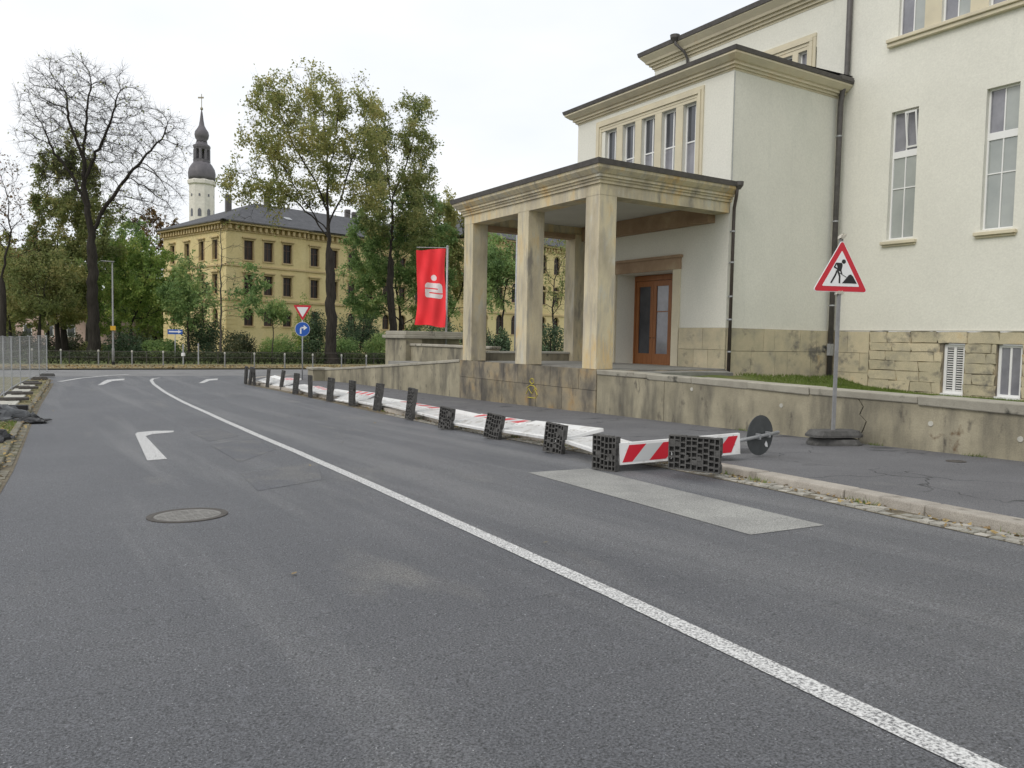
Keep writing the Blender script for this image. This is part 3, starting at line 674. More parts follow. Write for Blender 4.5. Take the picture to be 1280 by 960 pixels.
# wing plinth stones: side wall and front wall
pl2 = MB().box((XW+.01, YW-.02, -.6), (XF, YW+.1, 2.08)).build('plinth', M['basestone'], bd)
for z0, z1, js in ((.2, 1.32, (19.72, 20.9, 22.1, 22.75, 24.0, 25.23)), (1.32, 2.08, (19.72, 21.5, 22.05, 23.4, 24.3, 25.23))):
    for a, b in zip(js[:-1], js[1:]): stone(pl2, (a+.004, YW-.02, z0+.004), (1, 0, 0), (0, -1, 0), b-a-.008, z1-z0-.008, .05, random.choice(SMOOTH))
pl3 = MB().box((XW-.02, YW-.005, -.6), (XW+.1, 20.25, 2.08)).build('plinth', M['basestone'], bd)
for z0, z1, js in ((.70, 1.35, (20.24, 19.5, 18.85, 18.1)), (1.35, 2.08, (20.24, 19.1, 18.1))):
    for a, b in zip(js[:-1], js[1:]): stone(pl3, (XW-.02, a-.004, z0+.004), U, NX, a-b-.008, z1-z0-.008, .04, random.choice(SMOOTH))
for z0, z1 in ((.70, 1.35), (1.35, 2.08)): stone(pl3, (XW-.0, 26.2, z0+.004), U, NX, 2.1, z1-z0-.008, .04, random.choice(SMOOTH))
# --- entrance door with surround
mb = MB(); mb.obox((XW-.001, 24.05, 4.125), (0, -3.80, 0), (-.09, 0, 0), (0, 0, .40)); mb.obox((XW-.001, 24.11, 4.527), (0, -3.92, 0), (-.15, 0, 0), (0, 0, .10))
mb.build('door_lintel', M['beam'], bd)
for yj in (24.03, 20.597): MB().obox((XW-.001, yj, .70), (0, -.327, 0), (-.08, 0, 0), (0, 0, 3.42)).build('door_jamb', M['trim'], bd)
XD = 20.68
mb = MB()
for a, b, c, d in ((23.7, 23.62, .70, 4.1), (20.68, 20.6, .70, 4.1), (23.62, 20.68, 4.0, 4.1), (23.62, 20.68, 3.9, 4.0)): mb.obox((XD, a, c), (0, b-a, 0), (-.1, 0, 0), (0, 0, d-c))
door = mb.build('door', M['wood'], bd)
for i in range(3):
    y0 = 23.615-i*.98; mb = MB(); 
    bx = lambda a, b, c, d: mb.obox((XD-.01, y0-a, c), (0, -(b-a), 0), (-.06, 0, 0), (0, 0, d-c))
    bx(0, .16, .705, 3.89); bx(.81, .97, .705, 3.89); bx(.16, .81, .705, 1.12); bx(.16, .81, 3.68, 3.89)
    if i: bx(.16, .81, 2.7, 2.73)
    mb.build('door_leaf', M['wood'], door)
    mb = MB(); mb.obox((XD-.02, y0-.16, 1.12), (0, -.65, 0), (-.012, 0, 0), (0, 0, 2.56)); mb.build('pane', M['glass'] if i == 0 else M['glassgrey'], door)
    mb = MB(); mb.tube([(XD-.075, y0-.9 if i == 0 else y0-.06, 1.72), (XD-.12, y0-.9 if i == 0 else y0-.06, 1.72), (XD-.12, y0-.78 if i == 0 else y0-.18, 1.72)], .012, 6); mb.build('handle', M['signblack'], door)
# --- portico
def column(y):
    mb = MB(); mb.box((XP, y, .74), (XP+.64, y+.66, 5.82)); return bevel(mb.build('column', M['sandstone'], bd), .012, 2)
for y in (18.15, 21.88, 25.60): column(y)
mb = MB(); mb.box((19.05, 25.60, .70), (XW+.01, 26.25, 5.82)); bevel(mb.build('pilaster', M['sandstone'], bd), .012)
PP = [(XW, 26.26), (XP, 26.26), (XP, 18.15), (XW+.02, 18.15)]
sweep(PP, [(-.60, 5.80), (0, 5.80), (0, 6.13), (.06, 6.13), (.06, 6.22), (.11, 6.22), (.11, 6.29), (.17, 6.29), (.17, 6.36), (.22, 6.38), (.34, 6.50), (.36, 6.58), (-.60, 6.58)]).build('entablature', M['sandstone'], bd)
sweep(PP, [(.26, 6.583), (.39, 6.583), (.43, 6.73), (.26, 6.73)]).build('gutter', M['gutter'], bd)
mb = MB(); mb.box((XP+.55, 18.7, 6.10), (XW, 25.7, 6.14)); mb.build('ceiling', M['ceiling'], bd)
mb = MB(); mb.box((19.35, 18.76, 5.55), (XW-.003, 25.59, 6.09)); mb.build('wall_beam', M['beam'], bd)
mb = MB(); mb.box((XP+.66, 25.62, 5.62), (19.05, 26.1, 5.795)); mb.build('cross_beam', M['beam'], bd)
a = [(XP-.36, 26.62, 6.70), (XP-.36, 17.79, 6.70), (XW, 17.79, 6.70), (XW, 26.62, 6.70), (XP+3.9, 22.2, 7.05), (XW, 22.2, 7.05)]
a = [(XP-.36, 26.62, 6.72), (XP-.36, 17.79, 6.72), (XW, 17.79, 6.72), (XW, 26.62, 6.72), (XW, 25.6, 7.0), (XW, 18.9, 7.0), (XP+1.2, 25.0, 6.96), (XP+1.2, 19.4, 6.96)]
mb = MB(); mb.add(a, [(0, 1, 7, 6), (1, 2, 5, 7), (3, 0, 6, 4), (6, 7, 5, 4)]); mb.build('roof', M['roofing'], bd)
pb = MB().box((XP+.06, 18.06, -1.0), (XW, 26.30, .70)).build('portico_base', M['basestone'], bd)
BS = [rough_box(60+i, .02, .004) for i in range(3)]
for me in BS: me.materials.append(M['basestone'])
for z0, z1, js in ((-.95, .12, (26.4, 24.7, 23.3, 21.2, 19.75, 18.06)), (.12, .74, (26.4, 25.3, 23.2, 22.3, 20.4, 18.9, 18.06))):
    for a, b in zip(js[:-1], js[1:]): stone(pb, (XP+.06, a-.004, z0+.003), U, NX, a-b-.008, z1-z0-.006, .10, random.choice(BS))
mb = MB(); mb.box((XP+.64, 18.1, .70), (XW-.02, 26.25, .735)); mb.build('portico_floor', M['pave'], bd)
mb = MB(); mb.box((XP+.66, 25.85, .736), (19.04, 26.15, 1.02)); mb.build('parapet', M['concrete'], bd)
mb = MB(); mb.box((XP+.65, 25.80, 1.021), (19.045, 26.22, 1.10)); bevel(mb.build('parapet_coping', M['slab'], bd), .01)
tq = [wp(18.05, .69, -.49), wp(16.9, .69, -.49), (17.5, 17.3, .68), (19.7, 17.75, .62), (19.7, 18.13, .69), (XP+.6, 18.1, .69)]
mb = MB(); mb.add(tq+[(x, y, .2) for x, y, z in tq], [(0, 1, 2, 3, 4, 5)]+[(i, 6+i, 6+(i+1) % 6, (i+1) % 6) for i in range(6)])
o = mb.build('terrace', M['pave']); o['kind'] = 'structure'
# --- downpipes
def pipe(pts, r, m, brz=()):
    mb = MB(); mb.tube(pts, r, 10); o = mb.build('downpipe', m, bd, True)
    for z in brz:
        q = np.array([np.interp(z, [p[2] for p in pts[::-1]], [p[i] for p in pts[::-1]]) for i in range(3)])
        b = MB(); b.tube([q+(0, 0, -.025), q+(0, 0, .025)], r+.012, 10); b.obox(q+(-.02, 0, -.02), (.04, 0, 0), (0, .14, 0), (0, 0, .04)); b.build('bracket', M['galv'], o)
pipe([(XW-.05, 17.80, 6.62), (XW-.05, 17.83, 6.3), (XW+.05, 18.0, 5.95), (XW+.07, 18.02, 5.6), (XW+.07, 18.02, .45)], .055, M['pipe'], (5.2, 4.2, 3.1, 2.35, 1.3))
MB().lathe([(.06, -.12), (.15, .0), (.16, .12), (.15, .12)], (XW-.02, 17.78, 6.62), 12).build('rainwater_head', M['gutter'], bd)
pipe([(XF-.13, 17.9, 18.2), (XF-.13, 17.9, 11.3), (XF-.16, 17.92, 11.0), (XF-.30, 17.94, 10.5), (XF-.32, 17.97, 10.1), (XF-.32, 17.97, .3)], .095, M['gutter'], (9, 6, 3, 1.5))
mb = MB(); mb.box((XF-.75, 17.66, 10.86), (XF-.05, 18.1, 11.0)); mb.build('gutter_end', M['gutter'], bd)
pipe([(XF-.60, 26.2, 14.9), (XF-.6, 26.15, 14.6), (XF-.3, 25.9, 14.25), (XF-.1, 25.9, 14.0), (XF-.1, 25.9, 11.0)], .06, M['gutter'])
MB().lathe([(.08, -.15), (.2, .0), (.22, .14), (.2, .14)], (XF-.6, 26.2, 14.85), 12).build('rainwater_head', M['gutter'], bd)
mb = MB(); mb.tube([(XW+.03, YW-.012, 10.3), (XW+.05, YW-.012, 6.8)], .012, 6); mb.build('lightning_cable', M['galv'], bd)
mb = MB(); mb.box((XF-.47, 17.86, 1.2), (XF-.28, 18.0, 1.62)); mb.build('pipe_box', M['galv'], bd)
# yellow spray mark on the portico base
gm = MB(); gx = XP-.045
def sp(y, z): return (gx, y, z)
for poly in ([(21.55, .22), (21.45, .30), (21.32, .28), (21.30, .17), (21.42, .12), (21.55, .20)], [(21.7, -.02), (21.5, .08), (21.3, .06), (21.12, -.05)], [(21.75, -.22), (21.6, -.04), (21.42, -.2), (21.25, -.03), (21.08, -.22), (21.2, -.33), (21.65, -.33)]):
    gm.tube([sp(*q) for q in poly], .014, 5)
go = gm.build('graffiti', M['graffiti'], bd)

# ================================================================== RAMP WALL, TERRACE WALL, FLAGS
rp = thing('ramp_wall', 'sloping stained parapet wall running down from the portico base', 'wall', (14.3, 33, ZF))
pts = [(14.33, 26.42, .66), (14.33, 32.0, .28), (14.15, 37.3, -.07), (13.55, 39.6, -.24)]
for i, ((x0, y0, z0), (x1, y1, z1)) in enumerate(zip(pts[:-1], pts[1:])):
    mb = MB(); mb.hexa([(x0, y0, -1.2), (x0+.32, y0, -1.2), (x1+.32, y1, -1.2), (x1, y1, -1.2), (x0, y0, z0), (x0+.32, y0, z0), (x1+.32, y1, z1), (x1, y1, z1)]); mb.build('wall_panel', M['concrete'], rp)
    k = 3
    for j in range(k):
        a, b = j/k, (j+1)/k; P = lambda s: (x0+(x1-x0)*s, y0+(y1-y0)*s, z0+(z1-z0)*s)
        p, q = P(a+.004), P(b-.004); mb = MB()
        mb.hexa([(p[0]-.04, p[1], p[2]+.002), (p[0]+.36, p[1], p[2]+.002), (q[0]+.36, q[1], q[2]+.002), (q[0]-.04, q[1], q[2]+.002), (p[0]-.04, p[1], p[2]+.11), (p[0]+.36, p[1], p[2]+.11), (q[0]+.36, q[1], q[2]+.11), (q[0]-.04, q[1], q[2]+.11)])
        bevel(mb.build('coping_stone', M['coping'], rp), .015)
pr = thing('end_pier', 'low square stone pier with flat cap at the foot of the ramp wall', 'pier', (13.3, 40.1, ZF))
MB().box((12.95, 39.62, -1.2), (13.9, 40.5, -.22)).build('shaft', M['concrete'], pr); bevel(MB().box((12.88, 39.55, -.218), (13.97, 40.57, -.10)).build('cap', M['coping'], pr), .02)
tw = thing('terrace_wall', 'grey terrace parapet wall ending in a capped pillar beside the flag', 'wall', (16, 31, ZF))
bevel(MB().box((15.9, 26.6, -1.2), (16.2, 34.2, 1.16)).build('wall_panel', M['concrete'], tw), .01)
bevel(MB().box((15.83, 26.6, 1.162), (16.27, 34.2, 1.27)).build('coping', M['coping'], tw), .015)
bevel(MB().box((15.62, 34.21, -1.2), (16.5, 36.6, 1.50)).build('pillar', M['concrete'], tw), .02)
bevel(MB().box((15.5, 34.1, 1.502), (18.9, 36.75, 1.66)).build('pillar_ledge', M['coping'], tw), .02)
bevel(MB().box((15.62, 34.2, 1.662), (18.7, 36.6, 1.86)).build('pillar_cap', M['coping'], tw), .02)
MB().box((16.5, 34.6, -1.2), (18.7, 34.95, 1.50)).build('side_wall', M['concrete'], tw)
o = MB().box((14.66, 26.31, -1.2), (17.9, 34.0, .45)).build('ramp_fill', M['pave']); o['kind'] = 'structure'

def flagpole(pxx, X, ztop, arm, label, flag):
    d = ray(pxx, 400); y = d[1]/d[0]*X; zb = ZF
    r = thing('flag_pole', label, 'flag pole', (X, y, zb), 0, None)
    MB().tube([(X, y, zb), (X, y, ztop)], .05, 10).build('pole', M['galv'], r, True)
    e = -RT.copy(); e[2] = 0; e /= np.linalg.norm(e)
    e = e if arm > 0 else e
    MB().tube([np.array((X, y, ztop-.04)), np.array((X, y, ztop-.04))+e*abs(arm)], .02, 6).build('arm', M['galv'], r)
    MB().lathe([(.06, 0), (.06, .05), (.02, .08)], (X, y, ztop), 10).build('finial', M['galv'], r)
    return (X, y), e
(fx, fy), fe = flagpole(558, 17.9, 5.98, 1.5, 'pale flag pole holding the red banner flag', True)
flagpole(644.5, 19.5, 6.55, 1.15, 'bare pale flag pole with empty crossarm behind the portico', False)
fo = thing('banner_flag', 'tall red banner flag with white emblem hanging from its pole', 'flag', (fx, fy, 2.0))
zT, zB, fw_ = 5.9, 2.2, 1.45
fn = np.cross(fe, (0, 0, 1))
if fn@(C0-np.array((fx, fy, 1.6))) < 0: fn = -fn
def cloth(s, t):        # s 0..1 away from the pole, t 0..1 downward
    wav = .17*math.sin(6.5*s+2.2*t*3)*(.3+.7*s)+.08*math.sin(9*t+4*s)+.05*math.sin(14*s-5*t)
    x = .07+s*fw_*(1-.06*math.sin(2.5*t))+.05*math.sin(6*t)*(1-s)+.07*t*t*s
    z = zT-(zT-zB)*t-.10*s*(1-t)-(.12*(1-s)*t)-.03*math.sin(8*s)*t
    return np.array((fx, fy, 0))+fe*x+np.array((0, 0, z))+fn*wav
def cloth_mesh(nx, ny, mask, off):
    V = []; Fs = []
    for j in range(ny+1):
        for i in range(nx+1): V.append(cloth(i/nx, j/ny)+fn*off)
    for j in range(ny):
        for i in range(nx):
            if mask((i+.5)/nx, (j+.5)/ny): q = j*(nx+1)+i; Fs.append((q, q+1, q+nx+2, q+nx+1))
    return np_mesh('cloth', V, Fs)
link('cloth', cloth_mesh(24, 48, lambda s, t: True, 0), M['flag'], fo, True)
def emblem(s, t):
    x, y = (1-s)*1.45, t*3.7            # x rightwards seen from the street, y downwards
    cx = .86
    if (x-cx)**2+(y-1.36)**2 < .150**2: return True
    a, b = x-(cx-.42), y-1.62
    if 0 < a < .84 and 0 < b < .74:
        rr = .15
        for ux, uy in ((rr, rr), (.84-rr, rr), (rr, .74-rr), (.84-rr, .74-rr)):
            if abs(a-ux) < rr+.001 and abs(b-uy) < rr+.001 and ((ux == rr and a < ux) or (ux != rr and a > ux)) and ((uy == rr and b < uy) or (uy != rr and b > uy)) and (a-ux)**2+(b-uy)**2 > rr*rr: return False
        if .24 < b < .305 and a < .62: return False
        if .455 < b < .52 and a > .20: return False
        return True
    return False
link('emblem', cloth_mesh(96, 192, emblem, .006), M['flagwhite'], fo, True)
# ================================================================== STREET OBJECTS
def basis(o, ex, ey, ez, O):
    o.matrix_basis = Matrix(((ex[0], ey[0], ez[0], O[0]), (ex[1], ey[1], ez[1], O[1]), (ex[2], ey[2], ez[2], O[2]), (0, 0, 0, 1)))
def unit(v): v = np.array(v, float); return v/np.linalg.norm(v)
X_, Y_, Z_ = np.eye(3)
def rtri(side, r, k=5, flip=False):       # rounded triangle, base at y=0, centred on x
    h = side*.866; c = [(-side/2+r*1.732, r), (side/2-r*1.732, r), (0, h-2*r)]; P = []
    for (cx, cy), a0 in zip(c, (150, 270, 30)):
        for i in range(k+1): a = R(a0+120*i/k); P.append((cx+r*math.cos(a), cy+r*math.sin(a)))
    return [(x, h-y) for x, y in P][::-1] if flip else P
def stroke(mb, pts, w, z0, z1):
    for a, b in zip(pts[:-1], pts[1:]):
        a, b = np.array(a), np.array(b); d = (b-a)/np.linalg.norm(b-a); n = np.array([-d[1], d[0]])*w/2; a = a-d*w*.3; b = b+d*w*.3
        mb.prism([a-n, b-n, b+n, a+n], (0, 0, z0), X_, Y_, (0, 0, z1-z0))
def face_root(name, label, cat, P, toward=None):
    """thing whose local x,y,z = right, up, toward the viewer"""
    o = bpy.data.objects.new(name, None); col.objects.link(o); tag(o, label, cat)
    n = unit([toward[0], toward[1], 0]); x = np.cross(Z_, n); basis(o, x, Z_, n, P); return o
def loc(mb, name, m, root, smooth=False):   # parts given in the root's own frame
    me = mb.mesh(name); o = link(name, me, m, None, smooth); o.parent = root; return o

# --- roadworks warning sign on stacked rubber feet
p = grd(1042, 556, .1); p[2] = gxy(p[0], p[1], .1); v = unit(-unit([p[0], p[1], 0])-D*1.7)
ws = face_root('roadworks_sign', 'red triangular roadworks sign with digging figure on a grey post', 'sign', p, v)
H0 = 2.80
loc(MB().box((-.03, .12, -.055), (.03, H0+.99, -.015)), 'post', M['pole'], ws)
loc(MB().prism(rtri(1.10, .04), (0, H0, -.012), X_, Y_, (0, 0, .014)), 'plate', M['signwhite'], ws)
loc(MB().prism(rtri(1.066, .035), (0, H0+.010, .003), X_, Y_, (0, 0, .003)), 'red_border', M['signred'], ws)
loc(MB().prism(rtri(.745, .012), (0, H0+.102, .007), X_, Y_, (0, 0, .003)), 'white_field', M['signwhite'], ws)
cv = lambda q: ((q[0]-475)/363, H0+.012+(590-q[1])/452)
mb = MB(); mb.disc((*cv((490, 347)), .011), X_, Y_, (0, 0, .003), .040, 16)
mb.prism([cv(q) for q in [(440, 426), (470, 426), (478, 400), (482, 372), (474, 358), (436, 358), (446, 395)]], (0, 0, .011), X_, Y_, (0, 0, .003))
stroke(mb, [cv(q) for q in [(436, 364), (424, 394), (440, 404)]], .026, .0112, .0142); stroke(mb, [cv(q) for q in [(476, 384), (470, 420), (477, 446)]], .026, .0114, .0144)
stroke(mb, [cv(q) for q in [(442, 430), (430, 464), (404, 520)]], .03, .0116, .0146); stroke(mb, [cv(q) for q in [(452, 432), (464, 468), (464, 520)]], .03, .0118, .0148)
stroke(mb, [cv(q) for q in [(436, 424), (512, 474)]], .010, .012, .015)
mb.prism([cv(q) for q in [(482, 524), (590, 524), (560, 465), (545, 450), (530, 455), (510, 485)]], (0, 0, .011), X_, Y_, (0, 0, .003))
loc(mb, 'digger_figure', M['signblack'], ws)
mb = MB()
for i in range(5): mb.obox((-.05+i*.018, H0+.96+.02*math.sin(i*2), -.07), (.035, .01, 0), (0, .05, .02), (.0, .012, .10))
loc(mb, 'tape_top', M['paper'], ws)
mb = MB()
for i in range(5): mb.obox((-.07+i*.025, H0-.05+.015*math.sin(i*3), -.07), (.035, .01, 0), (0, .05, .02), (0, .01, .075))
loc(mb, 'tape_bottom', M['paper'], ws)
def foot_plate_flat(mb, L, W, T, z, rot, ox=0, oz=0):
    ca, sa = math.cos(rot), math.sin(rot); poly = []
    for x, y in ((-L/2, -W*.3), (-L*.38, -W/2), (L*.38, -W/2), (L/2, -W*.3), (L/2, W*.3), (L*.38, W/2), (-L*.38, W/2), (-L/2, W*.3)): poly.append((x, y))
    b = [(ca*x-sa*y+ox, z, sa*x+ca*y+oz) for x, y in poly]; t = [(ca*x*.86-sa*y*.86+ox, z+T, sa*x*.86+ca*y*.86+oz) for x, y in poly]
    mid = [(ca*x-sa*y+ox, z+T*.35, sa*x+ca*y+oz) for x, y in poly]; n = 8
    mb.add(b+mid+t, [tuple(range(n)), tuple(range(3*n-1, 2*n-1, -1))]+[(k*n+i, (k+1)*n+i, (k+1)*n+(i+1) % n, k*n+(i+1) % n) for k in (0, 1) for i in range(n)])
fp = thing('stacked_foot_plate', 'two stacked dark rubber foot plates weighing down the roadworks sign', 'sign base', p)
for z_, rot, nm in ((0, .25, 'lower_plate'), (.155, -.05, 'upper_plate')):
    mb = MB(); foot_plate_flat(mb, 1.02 if z_ else .92, .46, .12, z_, rot, .0, 0); o = loc(mb, nm, M['rubber'], fp)
    o.matrix_basis = Matrix(((ws.matrix_basis[0][0], 0, ws.matrix_basis[0][2], 0), (ws.matrix_basis[1][0], 0, ws.matrix_basis[1][2], 0), (0, 1, 0, 0), (0, 0, 0, 1)))

ORD = ['first', 'second', 'third', 'fourth', 'fifth', 'sixth', 'seventh', 'eighth', 'ninth', 'tenth', 'eleventh', 'twelfth', 'thirteenth']
# --- rubber foot plates tipped on edge
def plate_mesh(L=.42, Hh=.86, T=.12, seed=3, nx=5, ny=10):
    r = random.Random(seed); mb = MB()
    mb.prism([(-L/2, 0), (L/2, 0), (L/2, Hh*.22), (L/2-.035, Hh*.32), (L/2-.035, Hh*.44), (L/2, Hh*.54), (L/2, Hh), (-L/2, Hh), (-L/2, Hh*.54), (-L/2+.035, Hh*.44), (-L/2+.035, Hh*.32), (-L/2, Hh*.22)], (0, 0, -T/2), X_, Y_, (0, 0, T*.4))
    w = .015; x0, y0 = -L/2, 0; dx, dy = L/nx, Hh/ny; z0 = -T/2+T*.4
    for i in range(nx+1): mb.obox((min(x0+i*dx, L/2-w), 0, z0), (w, 0, 0), (0, Hh, 0), (0, 0, T*.6))
    for i in range(nx):
        o_ = r.uniform(-.3, .3)*dy
        for j in range(ny+1):
            y = min(max(y0+j*dy+(o_ if 0 < j < ny else 0), 0), Hh-w); mb.obox((x0+i*dx+w, y, z0), (dx-w, 0, 0), (0, w*r.uniform(1, 1.8), 0), (0, 0, T*.6-.004))
        if r.random() < .6:
            j = r.randrange(ny); mb.obox((x0+i*dx+w, y0+j*dy+.005, z0), (dx-w, 0, 0), (0, dy*.9, 0), (0, 0, T*.55))
    for sx in (-.1, .08):
        mb.disc((sx, Hh*r.uniform(.3, .7), z0), X_, Y_, (0, 0, T*.62), .035, 8)
    return mb.mesh('foot_plate')
PM = [plate_mesh(L=.38, T=.10, seed=i) for i in range(3)]; PS = [plate_mesh(.42, .52, .12, 5+i, 6, 6) for i in range(2)]; PW = plate_mesh(.74, .48, .12, 9, 9, 6)
for me in PM+PS+[PW]: me.materials.append(M['rubber'])
plate_px = [(757, 588), (692, 566.5), (615, 549), (557, 537), (512, 525), (471, 514), (440, 508), (412, 502), (388, 497), (369, 493), (351, 487), (334, 484), (318, 482), (312, 481), (307, 480)]
plates = []
for i, q in enumerate(plate_px):
    g = grd(*q); t, n = g@D, g@N; plates.append((t, n))
    o = bpy.data.objects.new('foot_plate', PM[i % 3] if i > 3 else PS[i % 2]); col.objects.link(o)
    if i > 3: tag(o, 'tall dark rubber foot plate on end, %s along the kerb after the squat ones' % ORD[i-4], 'foot plate', 'foot plates standing on end')
    else: tag(o, ('squat dark foot plate with holes touching the striped twisted barrier board' if i == 0 else 'squat dark foot plate with holes, %s along the kerb from the striped board' % ORD[i]), 'foot plate', 'squat foot plates by the kerb')
    tilt = random.uniform(-.05, .16); zup = unit(Z_+N*tilt+D*random.uniform(-.10, .07)); nrm = unit(-N+D*(random.uniform(-.22, .05) if i < 10 else random.uniform(-.03, .06)))
    if i < 4: nrm = unit(-N-D*.35)
    ex = unit(np.cross(zup, nrm)); nrm = np.cross(ex, zup); basis(o, ex, zup, nrm, (g[0], g[1], gxy(g[0], g[1], .004)))
# --- white barriers lying between the plates
def barrier(L=2.05):
    root = bpy.data.objects.new('barrier_fence', None); col.objects.link(root)
    loc(MB().box((0, .05, -.025), (L, .13, .025)), 'bottom_rail', M['plastic'], root)
    mb = MB()
    for i in range(20):
        x = .06+(L-.12-.05)*i/19; mb.box((x, .131, -.012), (x+.05, .719, .012))
    o = loc(mb, 'picket_row', M['plastic'], root); o['kind'] = 'stuff'
    for x in (0, L-.05): loc(MB().box((x, -.10, -.028), (x+.05, .718, .028)), 'end_post', M['plastic'], root)
    loc(MB().box((0, .72, -.03), (L, 1.04, .03)), 'board', M['plastic'], root)
    mr, ms = MB(), MB()
    for z in (.031,):
        k = 7; w = (L-.08)/k
        for i in range(k):
            x0, x1 = .04+i*w, .04+(i+1)*w; sh = .12; cl = lambda x: min(max(x, .04), L-.04)
            (mr if i % 2 == 0 else ms).prism([(cl(x0-sh), .755), (cl(x1-sh), .755), (cl(x1+sh), 1.005), (cl(x0+sh), 1.005)], (0, 0, z), X_, Y_, (0, 0, .003))
    loc(mr, 'red_stripes', M['signred'], root); loc(ms, 'silver_stripes', M['signgrey'], root)
    return root
proto = barrier(); BL, BG = 'white plastic barrier fence lying fallen between rubber foot plates', 'fallen barrier fences along the kerb'
first = True
for i in range(len(plates)-3):
    (t0, n0), (t1, n1) = plates[i], plates[i+1]
    a = np.array(tn(t0, n0+.10, .17+.05*math.sin(i*2.1))); b = np.array(tn(t1, n1+.10, .17+.05*math.cos(i*1.7)))
    o = proto if first else copy_tree(proto); first = False
    tag(o, 'white barrier fence lying fallen at the kerb, %s from the striped twisted one' % ORD[i], 'barrier', BG)
    ex = (b-a)/2.05; m_ = (a+b)/2
    out_ = N*1.0; end = m_+out_; end[2] = gxy(end[0], end[1], .30)+.06*math.sin(i*1.3)
    if i in (6, 10): end = m_+N*.8; end[2] = m_[2]+.36; a[2] -= .1; b[2] -= .1
    ey = unit(end-m_); ey = unit(ey-unit(ex)*(ey@unit(ex))); ez = np.cross(unit(ex), ey); tw_ = random.uniform(-.05, .05); ey = unit(ey+ez*tw_)*random.uniform(.8, .95); ez = unit(np.cross(unit(ex), ey))
    if (ez[2] > 0) != (i in (2, 4, 6, 8, 10)): a = a+ex*2.05; ex = -ex; ez = -ez
    basis(o, ex, ey, ez, a)
# --- the barrier twisted up at the near end, its striped board facing the road
bl = grd(774, 581, .1); d_ = ray(924, 567); br = C0+d_*((8.29-C0[1])/d_[1])
o = copy_tree(proto); o.name = 'barrier_fence'; tag(o, 'twisted barrier fence with red and white striped board facing the road', 'barrier')
ex = unit(br-bl)*np.linalg.norm(br-bl)/2.05
ey = unit(Z_-unit(ex)*(Z_@unit(ex))); bk = np.cross(unit(ex), ey)
# the board stands upright, the picket panel hidden behind it leans flat on the pavement
basis(o, ex, ey, bk, bl-ey*.72)
for ch in list(o.children):
    if ch.name.startswith(('board', 'red', 'silver')): continue
    if ch.name.startswith(('bottom', 'picket', 'end')):
        # fold the panel backwards at the board's foot
        ch.matrix_basis = Matrix.Translation((0, .745, -.03)) @ Matrix.Rotation(R(94), 4, 'X') @ Matrix.Translation((0, -.72, 0))
# --- knocked over round sign with its foot plate
dc = np.array((10.12, 8.46, .12)); pd = unit((1, .05, .085)); pbase = dc-pd*1.72; tip = dc+pd*.40; nr_ = unit(np.cross(Z_, pd)); nr_ = nr_ if nr_@(C0-dc) > 0 else -nr_
fs = thing('fallen_round_sign', 'knocked over round traffic sign showing its dark back on the pavement', 'sign', (dc[0], dc[1], gxy(dc[0], dc[1], .1)))
up_ = np.cross(nr_, pd); up_ = up_ if up_[2] > 0 else -up_
mb = MB(); mb.tube([pbase, tip], .028, 10); mb.build('post', M['galv'], fs, True)
mb = MB(); mb.disc(dc-nr_*.05, pd, up_, -nr_*.012 if np.cross(pd, up_)@nr_ < 0 else -nr_*.012, .325, 32); o = mb.build('disc', M['signback'], fs)
mb = MB(); mb.disc(dc-nr_*.064, pd, up_, -nr_*.003, .315, 32); mb.build('disc_face', M['signwhite'], fs)
mb = MB()
for s_ in (-.12, .12): mb.obox(dc+pd*s_-up_*.045-nr_*.047, pd*.03, up_*.09, nr_*.085)
mb.build('clamp', M['galv'], fs)
mb = MB(); mb.prism([(0, 0), (.06, -.02), (.05, .05), (.02, .09), (-.02, .04)], dc-up_*.20+pd*.12-nr_*.047, pd, up_, nr_*.002); mb.build('sticker', M['signwhite'], fs)
g = grd(866, 592); g = np.array((8.50, 8.33, 0)); g = pbase-pd*.0
o = bpy.data.objects.new('foot_plate', PW); col.objects.link(o); tag(o, 'wide dark rubber foot plate on edge at the fallen round sign post', 'foot plate')
gp = grd(868, 592, .06); nrm = unit(-N-D*.55); ex = unit(np.cross(Z_, nrm)); basis(o, ex, Z_, nrm, (gp[0], gp[1], gxy(gp[0], gp[1], .10)))

# --- give way and turn right signs
p = np.array(far_ground(378, 41.3)); v = -unit([p[0], p[1], 0])
gw = face_root('give_way_sign', 'give way triangle above blue round turn right sign on one post', 'sign', p, v)
zz = lambda y: 1.6+(418.5-y)*41.3/F-p[2]
loc(MB().tube([(0, -.1, -.05), (0, zz(384), -.05)], .032, 8), 'post', M['galv'], gw, True)
T0 = zz(401.5)
loc(MB().prism(rtri(.94, .04, flip=True), (0, T0, -.012), X_, Y_, (0, 0, .012)), 'triangle_plate', M['signred'], gw)
loc(MB().prism(rtri(.60, .012, flip=True), (0, T0+.19, .002), X_, Y_, (0, 0, .004)), 'white_field', M['signwhite'], gw)
T1 = zz(412); o = loc(MB().disc((0, T1, -.012), X_, Y_, (0, 0, .012), .38, 28), 'round_plate', M['signwhite'], gw)
loc(MB().disc((0, T1, .001), X_, Y_, (0, 0, .003), .365, 28), 'blue_disc', M['signblue'], gw)
mb = MB(); stroke(mb, [(-.09, T1-.22), (-.09, T1+.02), (-.04, T1+.08), (.08, T1+.08)], .075, .005, .008); mb.prism([(.06, T1-.06), (.24, T1+.08), (.06, T1+.22)], (0, 0, .005), X_, Y_, (0, 0, .0035)); loc(mb, 'white_arrow', M['signwhite'], gw)
